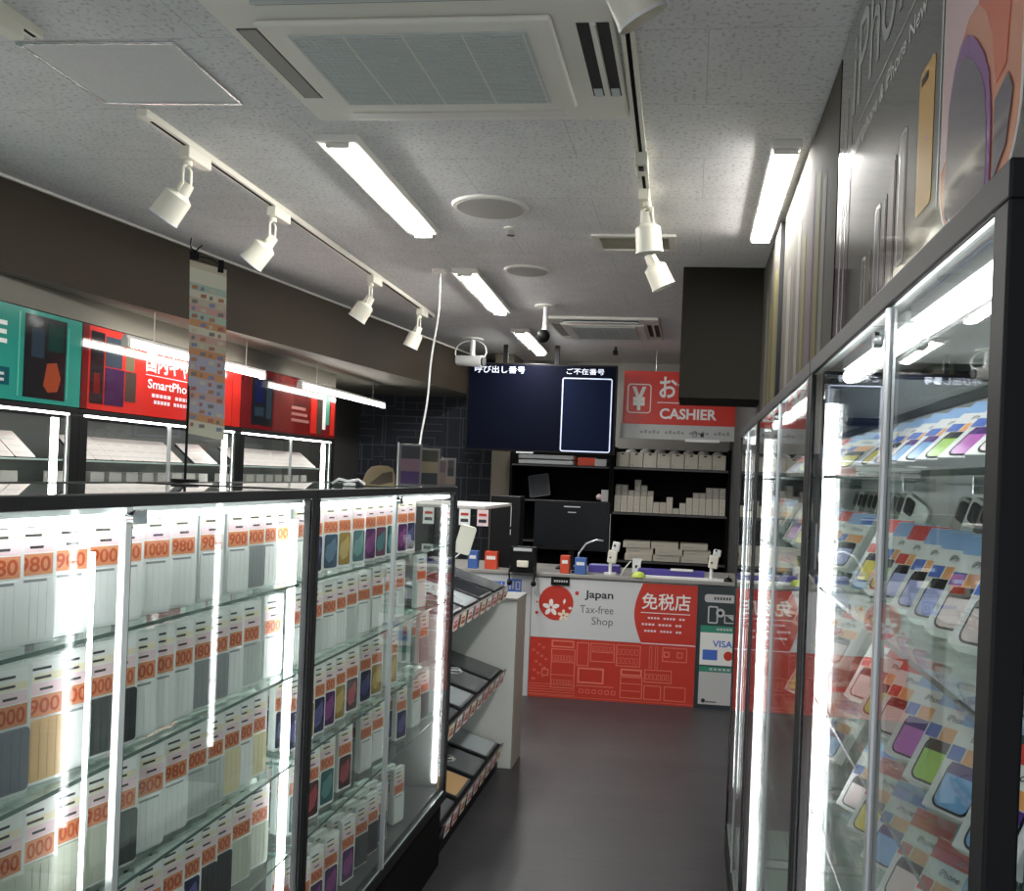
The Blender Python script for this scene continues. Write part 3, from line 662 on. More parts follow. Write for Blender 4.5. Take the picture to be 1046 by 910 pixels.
# grey cases leaning in a row on the second shelf behind the cards
CG = [mat('case_grey_silver',(0.42,0.43,0.42),0.25,0.3), mat('case_grey_olive',(0.20,0.20,0.17),0.35), mat('case_clear_white',(0.62,0.64,0.62),0.2), mat('case_grey_dark',(0.10,0.10,0.10),0.35)]
def lean_case(m):
    t = bpy.data.objects.new('phone_case', None); COL.objects.link(t)
    R = Matrix.Rotation(0.45, 3, 'Y')
    F = R @ frame((1,0,0),(0,0,1))
    MB().rrect(-0.036,0,0.036,0.145,0.010,F,(0,0,0),0.010,m).build('shell', t)
    MB().rrect(-0.030,0.108,-0.004,0.139,0.006,F,F@Vector((0,0,0.0102)),0.002,BLACK).build('camera_cutout', t)
    note_kids(t); return t
protos = {}
for base_y, n_, nm, z in ((1.02,8,'near right showcase',RSH[1]),(1.76,10,'middle right showcase',RSH[1]),(1.76,10,'middle right showcase',RSH[3])):
    for i in range(n_):
        m_ = CG[(i*7+n_) % 4]; lab = 'leaning %s phone case, %s from near end, behind %s shelf row, %s' % ({0:'silver',1:'olive grey',2:'clear',3:'dark grey'}[(i*7+n_)%4], ORD[i], 'second' if z == RSH[1] else 'fourth', nm)
        loc = (0.40, base_y+i*0.058, z+0.016); ro = (0,0,-1.15)
        if m_.name not in protos:
            p = lean_case(m_); protos[m_.name] = p; p.location = loc; p.rotation_euler = ro; p['label'] = lab; p['category'] = 'phone case'; p['group'] = 'leaning phone cases in the right showcases'
        else: dup(protos[m_.name], lab, loc, ro, 'leaning phone cases in the right showcases')

# ================================================================== LEFT SHOWCASES
LX, LB = -0.91, -1.40
LSH = [1.265, 1.045, 0.825, 0.605]
LDECK = 0.31
def lcase(label, y0, y1, ymid, tubes):
    t = thing('glass_showcase', label, 'showcase', (LX, y0, 0), group='low showcases on the left')
    L_ = y1-y0; D = LX-LB; P = 0.022
    f = MB()
    for yy in (0, L_-P):
        f.box((-0.024,yy,0.30),(0,yy+P,1.472), DARK); f.box((-D,yy,0.30),(-D+0.024,yy+P,1.472), DARK)
    for z0_, z1_ in ((1.472,1.494),(0.262,0.30)):
        f.box((-0.024,0,z0_),(0,L_,z1_), DARK); f.box((-D,0,z0_),(-D+0.024,L_,z1_), DARK)
        f.box((-D+0.024,0,z0_),(-0.024,P,z1_), DARK); f.box((-D+0.024,L_-P,z0_),(-0.024,L_,z1_), DARK)
    f.build('frame', t, bevel=0.002)
    MB().box((-D+0.03,0.0,0.0),(-0.02,L_,0.2618), BLACKM).build('plinth', t)
    MB().box((-D+0.0242,P+0.0001,0.29),(-0.0242,L_-P-0.0001,LDECK), mat('deck_grey',(0.06,0.065,0.065),0.35)).build('deck', t)
    MB().box((-D+0.0242,P+0.001,1.486),(-0.0242,L_-P-0.001,1.492), GLASS, edge=GEDGE, edge_axis=2).build('top_glass', t)
    for a, b_ in ((P, ymid-y0-0.005), (ymid-y0+0.005, L_-P)):
        MB().box((-0.008,a,0.301),(-0.004,b_,1.4715), GLASS, edge=GEDGE_L, edge_axis=0).build('door_glass', t)
    MB().box((-0.011,ymid-y0-0.009,0.301),(0.001,ymid-y0+0.006,1.4715), ALU).box((-0.010,ymid-y0+0.0062,0.301),(-0.002,ymid-y0+0.012,1.4715), BLACK).build('door_edge', t)
    MB().box((-D+0.004,P,0.301),(-D+0.008,L_-P,1.4715), GLASS, edge=GEDGE, edge_axis=0).build('back_glass', t)
    MB().box((-D+0.025,L_-0.008,0.301),(-0.025,L_-0.004,1.4715), GLASS, edge=GEDGE, edge_axis=1).build('side_glass', t)
    for z in LSH:
        MB().box((-D+0.026,P+0.003,z-0.007),(-0.028,L_-P-0.003,z), SHELFG, edge=GEDGE, edge_axis=2).build('glass_shelf', t)
        b = MB()
        for yy in (P+0.02, L_/2, L_-P-0.03):
            b.box((-D+0.026,yy-0.004,z-0.022),(-D+0.16,yy+0.004,z-0.0075), CHROME)
        b.build('shelf_bracket', t)
    MB().box((-0.040,0.03,1.4605),(-0.0245,L_-0.03,1.4715), ALU).build('lamp_holder', t)
    MB().cyl((-0.030,0.035,1.455),(-0.030,L_-0.035,1.455),0.0070,TUBE,12).build('light_strip', t)
    for ty, tx, z0_, z1_, r in tubes:
        MB().cyl((tx-LX,ty-y0,z0_),(tx-LX,ty-y0,z1_),r,TUBE,12).build('light_tube', t)
    l = MB(); l.cyl((0.0,ymid-y0-0.002,1.455),(0.014,ymid-y0-0.002,1.455),0.011,CHROME,18); l.box((-0.002,ymid-y0+0.012,1.443),(0.006,ymid-y0+0.04,1.467),CHROME)
    l.build('lock', t, bevel=0.001)
    return t
lcase('near low glass showcase on the left, full of hanging white phone case packets', 0.79, 2.10, 1.362, ((2.055,-0.948,0.33,1.42,0.0095),(1.315,-0.938,0.85,1.40,0.0035),(2.03,-1.36,0.9,1.46,0.006)))
lcase('far low glass showcase on the left, ending at the phone display rack', 2.101, 3.43, 2.70, ((3.385,-0.948,0.34,1.42,0.0095),))

# phone case packets
PM = {
 'W': mat('case_white',(0.78,0.80,0.79),0.3), 'g': mat('case_mid_grey',(0.26,0.28,0.29),0.35), 'G': mat('case_blue_grey',(0.20,0.21,0.25),0.3),
 'T': mat('case_tan',(0.62,0.42,0.22),0.25), 'D': mat('case_charcoal',(0.07,0.08,0.08),0.3), 'K': mat('case_black',(0.02,0.02,0.025),0.3),
 'C': mat('case_frosted',(0.52,0.56,0.54),0.25), 'Y': mat('case_cream_yellow',(0.72,0.64,0.40),0.3), 'S': mat('case_sage',(0.50,0.53,0.44),0.3),
}
PH = {'p1':((0.05,0.12,0.20),(0.20,0.35,0.50)),'p2':((0.45,0.28,0.03),(0.85,0.60,0.15)),'p3':((0.02,0.16,0.17),(0.15,0.45,0.42)),'p4':((0.12,0.02,0.15),(0.42,0.10,0.40)),
      'p5':((0.20,0.05,0.12),(0.10,0.32,0.36)),'p6':((0.03,0.03,0.12),(0.18,0.18,0.48)),'p7':((0.10,0.005,0.01),(0.55,0.07,0.09))}
KN = {'W':'white','g':'mid grey','G':'blue grey','T':'tan','D':'charcoal','K':'black','C':'frosted','Y':'cream yellow','S':'sage','p1':'steel blue','p2':'golden','p3':'teal','p4':'purple','p5':'maroon and teal','p6':'dark blue','p7':'dark red'}
BAG = mat('clear_packet_film',(0.78,0.80,0.79),0.18,coat=0.5)
PPKT = {}
PW, PHT, PD = 0.075, 0.195, 0.016
def packet(kind, digits):
    t = bpy.data.objects.new('phone_case_packet', None); COL.objects.link(t); t.empty_display_size = 0.02
    F = FB
    b = MB(); b.rrect(-PW/2,0,PW/2,PHT,0.006,F,(0,PD/2,0),PD,BAG)
    b.build('packet', t, bevel=0.0012)
    y = -PD/2-0.0006
    l = MB()
    l.rect(-0.034,0.104,0.030,0.190,F,(0,y,0),0.0004,WHT)
    l.rect(-0.034,0.158,0.030,0.170,F,(0,y-0.0004,0),0.0004,PCREAM)
    l.rect(-0.034,0.138,0.030,0.156,F,(0,y-0.0004,0),0.0004,PINK)
    l.rect(-0.034,0.104,0.030,0.136,F,(0,y-0.0004,0),0.0004,PEACH)
    l.text(digits,-0.031,0.108,0.057,0.024,F,(0,y-0.0010,0),0,ORANGE,0.02)
    for a_, z_, w_ in ((-0.026,0.176,0.034),(-0.022,0.162,0.030),(-0.012,0.144,0.024)): l.rect(a_,z_,a_+w_,z_+0.004,F,(0,y-0.0009,0),0.0002,INK)
    l.build('price_label', t)
    c = MB()
    if kind in PM:
        m_ = PM[kind]
        c.rrect(-0.0345,0.006,0.0345,0.100,0.007,F,(0,y,0),0.003,m_)
        for i in range(4): c.rect(-0.026+i*0.015,0.010,-0.0245+i*0.015,0.096,F,(0,y-0.003,0),0.0004,m_)
        if kind in ('W','C'): c.rect(-0.030,0.094,0.018,0.098,F,(0,y-0.003,0),0.0005,PM['g'])
    else:
        ca, cb = PH[kind]; ma = mat('picture_%s_dark'%KN[kind].replace(' ','_'),tuple(v*0.6 for v in ca),0.2); mb_ = mat('picture_%s_light'%KN[kind].replace(' ','_'),tuple(v*0.55 for v in cb),0.2)
        c.rrect(-0.0345,0.004,0.0345,0.102,0.008,F,(0,y,0),0.0012,WHITEP)
        c.rrect(-0.030,0.008,0.030,0.100,0.007,F,(0,y-0.0012,0),0.0008,ma)
        c.poly([(-0.028,0.04),(-0.01,0.022),(0.012,0.03),(0.026,0.06),(0.018,0.09),(-0.004,0.075),(-0.02,0.07)],F,(0,y-0.0020,0),0.0004,mb_)
    c.build('phone_case', t)
    note_kids(t); return t
PK_USED = set()
def put_packet(kind, digits, x, y, z, rz, label, sc_=1.0):
    k = (kind, digits)
    if k not in PPKT: PPKT[k] = packet(kind, digits)
    p = PPKT[k]; g = 'phone case packets in the left showcases'
    if k not in PK_USED:
        PK_USED.add(k); p.location = (x,y,z); p.rotation_euler = (0,0,rz); p['label'] = label; p['category'] = 'phone case packet'; p['group'] = g; o = p
    else: o = dup(p, label, (x,y,z), (0,0,rz), g)
    o.scale = (0.93, 1, 1)
    return o
ROWS = {
0:[(1.175,'W'),(1.242,'W'),(1.32,'W'),(1.402,'W'),(1.465,'W'),(1.55,'W'),(1.636,'W'),(1.74,'W'),(1.848,'W'),(1.925,'g'),(1.985,'W'),(2.05,'Y'),(2.354-.19,'W'),(2.25,'p6'),(2.354,'p1'),(2.451,'p2'),(2.56,'p3'),(2.657,'p4'),(2.751,'p5'),(2.855,'p3'),(2.965,'p4'),(3.05,'p6')],
1:[(1.13,'W'),(1.20,'G'),(1.274,'T'),(1.338,'W'),(1.40,'D'),(1.46,'K'),(1.52,'W'),(1.578,'W'),(1.645,'W'),(1.714,'g'),(1.78,'g'),(1.842,'W'),(1.92,'C'),(2.03,'W'),(2.18,'W'),(2.27,'C'),(2.362,'W'),(2.435,'W'),(2.522,'C'),(2.627,'W'),(2.746,'W'),(2.867,'C'),(2.96,'W'),(3.21,'W')],
2:[(1.13,'S'),(1.20,'S'),(1.27,'S'),(1.34,'S'),(1.411,'S'),(1.475,'D'),(1.559,'W'),(1.64,'W'),(1.712,'C'),(1.778,'C'),(1.846,'Y'),(1.906,'W'),(1.968,'Y'),(2.17,'p6'),(2.24,'p2'),(2.31,'p6'),(2.38,'p4'),(2.456,'p2'),(2.552,'p7'),(2.664,'p6'),(2.762,'p2'),(2.912,'p2'),(3.27,'g')],
3:[(1.40,'W'),(1.485,'W'),(1.566,'W'),(1.64,'W'),(1.703,'p6'),(1.765,'K'),(1.827,'K'),(1.913,'S'),(1.995,'S'),(2.2,'p3'),(2.29,'p7'),(2.392,'p3'),(2.522,'p7'),(2.692,'W'),(2.80,'W'),(3.036,'p6'),(3.203,'W'),(3.363-.06,'D')],
4:[(2.26,'W'),(2.345,'p4'),(2.448,'p4'),(2.575,'p4'),(2.687,'D'),(2.781,'K'),(2.868,'p6'),(3.042,'W')]}
RN = ['top shelf','second shelf','third shelf','fourth shelf','bottom deck']
RZ = math.radians(77)
rnd = random.Random(3)
for r, lst in ROWS.items():
    z = (LSH + [LDECK])[r] + 0.001
    cnt = {'near':0,'far':0}
    prev = None
    for y, k in lst:
        side = 'near' if y < 2.1 else 'far'; i = cnt[side]; cnt[side] += 1
        dg = ['980','1000','900'][rnd.randrange(3)]
        lab = '%s phone case packet, %s from near end, %s, %s left showcase' % (KN[k], ORD[i], RN[r], side)
        put_packet(k, dg, -0.985, y, z, RZ + rnd.uniform(-0.03,0.03), lab, 1.0)
        # packets queued behind the front one on the lower rows
        if r >= 2:
            for q in (1, 2):
                put_packet(k, dg, -0.985-0.034*q, y+0.004*q, z, RZ, '%s packet %s behind the %s front one, %s, %s left showcase' % (KN[k], ['','directly','second'][q], ORD[i], RN[r], side))
# white packs standing with their backs to the glass on the far side of the case
ROWB = MB().rrect(-0.036,0,0.036,0.17,0.006,FB,(0,0.008,0),0.016,BAG); 
bp = None
for r in range(4):
    for i in range(20):
        y = 0.90 + i*0.128
        if abs(y-2.10) < 0.05: continue
        lab = 'white rear packet, %s from near end, %s of the left showcases' % (ORD[i], RN[r])
        if bp is None:
            bp = tag(ROWB.build('rear_packet', loc=(-1.27,y,LSH[r]+0.001), rot=(0,0,math.radians(80)), bevel=0.001), lab, 'phone case packet', 'white packets along the rear of the left showcases')
        else:
            o = bp.copy(); COL.objects.link(o); o.location = (-1.27,y,LSH[r]+0.001); o['label'] = lab
# blue cases hanging in the far end of the near showcase
BC = mat('case_bright_blue',(0.05,0.10,0.45),0.2); BC2 = mat('case_navy',(0.02,0.03,0.12),0.2)
for i in range(5):
    o = MB().rrect(-0.03,0,0.03,0.13,0.02,FB,(0,0,0),0.008,(BC,BC2,BC,BC2,BC)[i]).build('phone_case', loc=(-1.12+0.004*i,1.93+i*0.026,LSH[2]+0.001), rot=(0,0,math.radians(60)), bevel=0.003)
    tag(o, '%s rounded case, %s of five, far end of third shelf, near left showcase' % (('bright blue','navy')[i%2], ORD[i]), 'phone case', 'blue cases at the far end of the near left showcase')

# things standing on the left showcase
TOPZ = 1.4945
t = thing('price_list_stand', 'long narrow price list sheet clipped to a black pole standing on the left showcase', 'price list', (-1.36, 2.27, TOPZ), (0,0,math.radians(34)))
MB().cyl((0,0,0),(0,0,0.008),0.035,BLACK,24).cyl((0,0,0.008),(0,0,0.63),0.0035,BLACK,10).build('pole', t)
c = MB(); c.box((-0.012,-0.012,0.600),(0.012,0.008,0.622),BLACK).tubepath([(0,0,0.62),(-0.01,0,0.64),(-0.008,0,0.66)],0.002,BLACK).tubepath([(0,0,0.62),(0.012,0,0.637),(0.02,0,0.645)],0.002,BLACK).box((0.06,-0.008,0.575),(0.075,0.002,0.61),BLACK)
c.tubepath([(0,0,0.615),(0.04,0,0.612),(0.075,0,0.595)],0.002,BLACK); c.build('clip', t)
PAP = [mat('sheet_beige',(0.56,0.48,0.34),0.6), mat('sheet_cream',(0.66,0.62,0.48),0.6), mat('sheet_orange',(0.62,0.30,0.14),0.6), mat('sheet_lilac',(0.45,0.42,0.50),0.6), mat('sheet_mint',(0.42,0.52,0.42),0.6), mat('sheet_rose',(0.60,0.36,0.30),0.6)]
sh = MB(); n_ = 24; x0_, x1_ = -0.010, 0.083
def curv(k): return -0.006-0.006*math.sin(k*5.0)
bands = [0,1,1,4,1,0,5,4,2,1,5,0,2,3,3,2,3,3,5,3,3,2,1,1]
for i in range(n_):
    za = 0.600-i*0.0195; zb = za-0.0195; ya = curv(i/n_); yb = curv((i+1)/n_)
    dx = 0.012*(i/n_)
    zoff = 0.015
    sh.add([(x0_+dx,ya,za),(x1_+dx,ya,za-zoff),(x1_+dx,yb,zb-zoff),(x0_+dx,yb,zb),(x0_+dx,ya+0.001,za),(x1_+dx,ya+0.001,za-zoff),(x1_+dx,yb+0.001,zb-zoff),(x0_+dx,yb+0.001,zb)],
           [(0,3,2,1),(4,5,6,7),(0,4,7,3),(1,2,6,5)], PAP[bands[i]])
sh.build('price_sheet', t)
sh = MB()
for i in range(3,n_-1):
    za = 0.597-i*0.0195; ya = min(curv(i/n_),curv((i+1)/n_))-0.0012; dx = 0.012*(i/n_)
    for j in range(4):
        if (i*3+j*5) % 4 == 0: continue
        a = x0_+dx+0.006+j*0.022
        sh.box((a,ya-0.0008,za-0.016-j*0.0035),(a+0.008+0.006*((i+j)%2),ya,za-0.006-j*0.0035), [mat('sheet_print_'+q,c,0.6) for q,c in (('grey',(0.22,0.20,0.18)),('rust',(0.45,0.20,0.10)),('slate',(0.22,0.24,0.36)),('sand',(0.60,0.52,0.38)),('brick',(0.42,0.16,0.12)))][(i*2+j)%5])
sh.build('printed_prices', t)
# framed picture stands at the far end
def picstand(label, x, y, w, h, cols, rz_, back=WHITEP):
    t = thing('picture_stand', label, 'picture stand', (x,y,TOPZ), (0,0,rz_), 'small picture stands on the left showcase')
    MB().box((-w/2,0,0),(w/2,0.012,h), mat('stand_frame_grey',(0.16,0.15,0.15),0.3)).build('frame', t, bevel=0.001)
    p = MB()
    for i, cc in enumerate(cols): p.box((-w/2+0.008,-0.0014,0.008+(h-0.016)*i/len(cols)),(w/2-0.008,-0.0002,0.008+(h-0.016)*(i+1)/len(cols)), mat('print_%d_%d_%d'%tuple(int(v*100) for v in cc),cc,0.4))
    p.build('picture', t)
    MB().box((-w/2-0.006,-0.002,0),(-w/2-0.001,0.014,h+0.004), back).build('edge', t)
DRK=(0.02,0.02,0.025); 
picstand('picture stand with purple and pink print, leftmost at the far end of the left showcase', -0.992, 3.07, 0.080, 0.150, [(0.05,0.02,0.10),(0.18,0.10,0.13),DRK], 0.35)
picstand('picture stand with brown and cream print, beside the white cable', -0.958, 3.19, 0.075, 0.140, [DRK,(0.22,0.18,0.11),(0.04,0.035,0.02)], 0.35)
picstand('picture stand with pinkish print near the corner of the left showcase', -0.955, 3.335, 0.050, 0.105, [(0.18,0.12,0.09),(0.10,0.07,0.07)], 0.35, DARK)
picstand('tall thin picture stand at the very corner of the left showcase', -0.940, 3.40, 0.050, 0.110, [(0.20,0.15,0.11),DRK,(0.05,0.04,0.04)], 0.35, mat('stand_edge_brown',(0.3,0.22,0.16),0.4))
# tan pouch
p = MB(); n_ = 14
TAN = mat('tan_leather',(0.30,0.22,0.12),0.5,noise=(20,0.15)); 
prof = [(-0.10,0),(-0.095,0.03),(-0.075,0.065),(-0.045,0.088),(0.0,0.095),(0.05,0.094),(0.085,0.082),(0.098,0.05),(0.10,0)]
p.poly(prof, FB, (0,0.03,0), 0.06, TAN)
pch = thing('pouch','tan rounded pouch lying on the left showcase beside the picture stands','pouch',(-1.03,2.86,TOPZ),(0,0,0.4))
pch.scale = (0.52,0.6,0.72)
p.build('body', pch, bevel=0.012, seg=3)
MB().poly([(-0.06,0.01),(0.02,0.06),(0.08,0.07),(0.085,0.02),(0.0,0.005)],FB,(0,-0.031,0),0.004,mat('dark_brown',(0.07,0.05,0.03),0.5)).build('flap', pch)
o = MB(); o.tubepath([(-0.05,0,0.006),(-0.03,0.01,0.02),(0,0,0.014),(0.03,0.01,0.02),(0.05,0,0.006)],0.004,WHITEP); o.box((-0.015,-0.01,0),(0.02,0.02,0.009),WHITEP)
tag(o.build('charging_plug', loc=(-1.07,2.70,TOPZ), rot=(0,0,0.5)), 'small white charging plug lying on the left showcase near the pouch', 'charging plug')

# ================================================================== LEFT WALL: showcases, posters, tubes
WX = -2.90
def wcase(label, y0, y1, tube):
    t = thing('wall_showcase', label, 'wall showcase', (WX,y0,0), group='wall showcases on the far left')
    L_ = y1-y0; D = 0.45
    f = MB()
    for yy, w in ((0,0.06),(L_-0.06,0.06)): f.box((-0.03,yy,0),(0,yy+w,1.745),BLACK)
    f.box((-0.03,0,1.755),(0,L_,1.78),BLACK); f.box((-D,0,1.755),(-0.03,L_,1.78),BLACK); f.box((-0.03,0.06,0),(0,L_-0.06,0.9),BLACK)
    f.build('frame', t, bevel=0.002)
    MB().box((-D,0,0),(-D+0.01,L_,1.7548), mat('wall_case_back',(0.11,0.115,0.11),0.4)).build('back_panel', t)
    MB().box((-D+0.011,0.001,1.53),(-0.032,L_-0.001,1.538), SHELFG, edge=GEDGE_L, edge_axis=2).build('glass_shelf', t)
    MB().box((-D+0.011,0.001,1.27),(-0.032,L_-0.001,1.278), SHELFG, edge=GEDGE_L, edge_axis=2).build('glass_shelf', t)
    MB().box((-0.018,0.062,0.9),(-0.013,L_-0.062,1.7445), GLASS, edge=GEDGE_L, edge_axis=0).build('door_glass', t)
    MB().box((-0.020,L_/2-0.01,0.9),(-0.008,L_/2+0.01,1.7445), ALU).build('door_edge', t)
    MB().box((-0.0295,0.07,1.746),(-0.0005,L_-0.07,1.7545), WTUBE).build('light_strip', t)
    if tube: MB().cyl((-0.05,L_-0.10,1.2),(-0.05,L_-0.10,1.73),0.016,WTUBE,12).build('light_tube', t)
wcase('wall showcase under the green poster with slanted white phones', 2.40, 3.93, True)
wcase('wall showcase under the bright red poster with slanted pinkish phones', 3.931, 5.45, True)
wcase('farthest wall showcase under the dark red poster, ending at the dark wall', 5.451, 6.98, True)
# slanted phones
PK1 = mat('phone_pinkish_white',(0.66,0.58,0.57),0.35); PK2 = mat('phone_box_side',(0.42,0.40,0.38),0.4)
def wphone():
    t = bpy.data.objects.new('display_phone', None); COL.objects.link(t)
    R = Matrix.Rotation(-0.95,3,'X'); F = R @ FB
    MB().rrect(-0.048,0,0.048,0.20,0.008,F,F@Vector((0,0,-0.014))+Vector((0,0,0.003)),0.014,PK1,side=INK).build('price_board', t)  # board sides coloured black to paint in the dark gaps between boards
    b = MB()
    for i in range(3): b.rect(-0.045,0.03+i*0.05,0.035-0.01*i,0.038+i*0.05,F,(0,0,0.0035),0.0006,LGREY)
    b.build('printed_lines', t)
    note_kids(t); return t
wp = None
for nm, y0_, n_, st in (('green-poster',2.52,10,0.128),('red-poster',4.08,10,0.128),('farthest',5.60,9,0.138)):
    for i in range(n_):
        y = y0_+i*st
        if i in (7,) and nm != 'farthest': continue
        lab = 'slanted white board, %s from near end, %s wall showcase' % (ORD[i], nm)
        loc = (WX-0.06, y, 1.5395); ro = (0,0,PI/2 - 0.25)
        if wp is None:
            wp = wphone(); wp.location = loc; wp.rotation_euler = ro; tag(wp, lab, 'price board', 'slanted boards on the wall showcase shelf')
        else: dup(wp, lab, loc, ro, 'slanted boards on the wall showcase shelf')
# boxes below the slanted row
bx = None
for nm, y0_, n_ in (('green-poster',2.9,6),('red-poster',4.05,9),('farthest',5.62,8)):
    for i in range(n_):
        lab = 'grey box under slanted boards, %s from near end, %s wall showcase' % (ORD[i], nm)
        loc = (WX-0.14, y0_+i*0.14, 1.279)
        if bx is None: bx = tag(MB().box((-0.09,-0.05,0),(0.06,0.05,0.20),PK2).box((0.0605,-0.04,0.03),(0.062,0.04,0.15),LGREY).build('phone_box', loc=loc, bevel=0.002), lab, 'box', 'boxes under the slanted row in the wall showcases')
        else:
            o = bx.copy(); COL.objects.link(o); o.location = loc; o['label'] = lab
# posters
GP = dict(coat=0.8)
DKP = mat('poster_near_black',(0.015,0.015,0.018),0.12,**GP); DKR = mat('poster_dark_red',(0.16,0.012,0.012),0.12,**GP); BRR = mat('poster_red',(0.62,0.03,0.02),0.15,**GP)
MIDB = mat('poster_smoky_blue',(0.03,0.05,0.07),0.12,**GP); PNV = mat('poster_dark_navy',(0.01,0.015,0.08),0.12,**GP); BRN = mat('poster_brown',(0.07,0.05,0.04),0.12,**GP); OLV = mat('poster_olive',(0.14,0.13,0.08),0.12,**GP)
PZ0, PZ1 = 1.785, 2.19
def lposter(label, y0, y1, base):
    t = thing('wall_poster', label, 'poster', (WX,y0,PZ0), group='posters above the wall showcases')
    MB().box((-0.05,0,0),(0,y1-y0,PZ1-PZ0), base, edge=BLACK, edge_axis=0).build('poster_board', t)
    return t
def pr(mb, x0, z0, x1, z1, m, lay=1): mb.rect(x0,z0,x1,z1,FL,(0.0003+lay*0.0007,0,0),0.0006,m)
t = lposter('green poster with white capital letters at the left edge of the picture', 2.40, 3.925, TEAL)
b = MB(); pr(b,1.16,0.02,1.42,0.385,DKP); pr(b,1.20,0.20,1.28,0.33,MIDB,2); pr(b,1.30,0.24,1.40,0.36,mat('poster_deep_green',(0.01,0.05,0.04),0.12,**GP),2); b.poly([(1.28,0.08),(1.31,0.05),(1.37,0.06),(1.39,0.12),(1.36,0.19),(1.30,0.18)],FL,(0.0018,0,0),0.0006,mat('poster_orange_brown',(0.35,0.07,0.03),0.12,**GP)); b.build('phone_picture', t)
b = MB(); b.text('FREE',0.66,0.235,0.40,0.095,FL,(0.0016,0,0),0,WHT,0.03); b.build('headline', t)
b = MB(); pr(b,0.5,0.06,1.08,0.135,mat('poster_dark_teal',(0.01,0.09,0.12),0.12,**GP)); 
for i in range(2): pr(b,0.86,0.075+0.025*i,1.05,0.087+0.025*i,LGREY,2)
b.build('caption_block', t)
b = MB(); pr(b,1.125,0.02,1.133,0.385,mat('poster_line_green',(0.10,0.50,0.40),0.2)); pr(b,1.43,0.03,1.437,0.36,MATS['poster_line_green']); b.build('border_line', t)
t = lposter('bright red poster with white Japanese lettering behind the ceiling tube', 3.93, 5.33, BRR)
b = MB(); pr(b,0.0,0,0.045,0.405,DKR); pr(b,0.06,0.03,0.16,0.38,DKP); pr(b,0.17,0.22,0.30,0.37,MIDB); pr(b,0.17,0.03,0.32,0.215,mat('poster_plum',(0.045,0.02,0.07),0.12,**GP)); pr(b,0.33,0.22,0.40,0.38,OLV); pr(b,0.33,0.06,0.42,0.215,BRN); pr(b,0.085,0.08,0.13,0.18,DKR,2); b.build('phone_picture', t)
b = MB(); b.text('国内キャリア',0.50,0.235,0.62,0.115,FL,(0.0016,0,0),0,WHT,0.02); b.build('headline', t)
b = MB(); b.text('SmartPhone',0.52,0.150,0.46,0.05,FL,(0.0016,0,0),0,WHT,0.015); b.build('sub_headline', t)
b = MB(); pr(b,0.50,0.218,1.12,0.222,PINK); b.build('underline', t)
b = MB()
for i,(a_,c_) in enumerate(((0.56,0.96),(0.58,0.92))):
    for k in range(11):
        if k % 6 != 5: pr(b,a_+(c_-a_)*k/11,0.105-0.035*i,a_+(c_-a_)*(k+0.75)/11,0.124-0.035*i,PINK)
    b.build('small_text', t); b = MB()
b = MB(); pr(b,1.20,0.03,1.27,0.37,mat('poster_pale_teal',(0.25,0.42,0.36),0.12,**GP)); pr(b,1.13,0.03,1.19,0.37,WHT); b.disc(1.16,0.25,0.012,FL,(0.0016,0,0),0.0006,INK); b.build('phone_picture', t)
t = lposter('dark red poster with a navy phone, farthest along the left wall', 5.332, 6.97, DKR)
b = MB(); pr(b,0.0,0,0.10,0.405,BRR); pr(b,0.25,0.03,0.55,0.36,DKP); pr(b,0.29,0.18,0.42,0.33,PNV,2); pr(b,0.45,0.08,0.53,0.33,MIDB,2); pr(b,0.29,0.09,0.42,0.15,MIDB,2); b.build('phone_picture', t)
b = MB()
for i in range(5): pr(b,0.64,0.345-i*0.035,0.80,0.350-i*0.035,BRN); pr(b,0.82,0.350-i*0.035,1.14,0.362-i*0.035,BRN)
for i in range(3): pr(b,0.84,0.09+0.045*i,1.14-0.03*i,0.112+0.045*i,mat('poster_dusty_rose',(0.32,0.15,0.13),0.3))
b.build('small_text', t)
b = MB(); pr(b,1.17,0.02,1.28,0.385,BRR); pr(b,1.29,0.02,1.38,0.385,BRN); pr(b,1.39,0.06,1.45,0.385,WHT); pr(b,1.46,0.10,1.52,0.385,GREEN); pr(b,1.54,0.02,1.62,0.405,BRR); b.build('coloured_panel', t)
# hanging fluorescent tubes over the posters
for y0_, y1_, lab in ((4.05,5.48,'bright fluorescent batten hanging over the bright red poster'),(6.0,7.75,'bright fluorescent batten hanging over the dark red poster, reaching past it'),(1.2,2.9,'fluorescent batten over the green poster, just outside the left edge')):
    t = thing('fluorescent_batten', lab, 'fluorescent light', (-2.77,(y0_+y1_)/2,2.125), group='fluorescent battens under the soffit')
    L_ = y1_-y0_
    MB().box((-0.014,-L_/2,0.016),(0.014,L_/2,0.034), WHITE).build('housing', t, bevel=0.003)
    MB().cyl((0,-L_/2+0.03,-0.006),(0,L_/2-0.03,-0.006),0.0155,WTUBE,12).build('tube', t)
    for e in (-1,1): MB().box((-0.018,e*(L_/2-0.015)-0.012,-0.026),(0.018,e*(L_/2-0.015)+0.012,0.0158), WHITE).build('end_holder', t)
    for e in (-1,1): MB().cyl((0,e*L_/3,0.034),(0,e*L_/3,0.1848),0.003,WHITE,8).build('hanger', t)

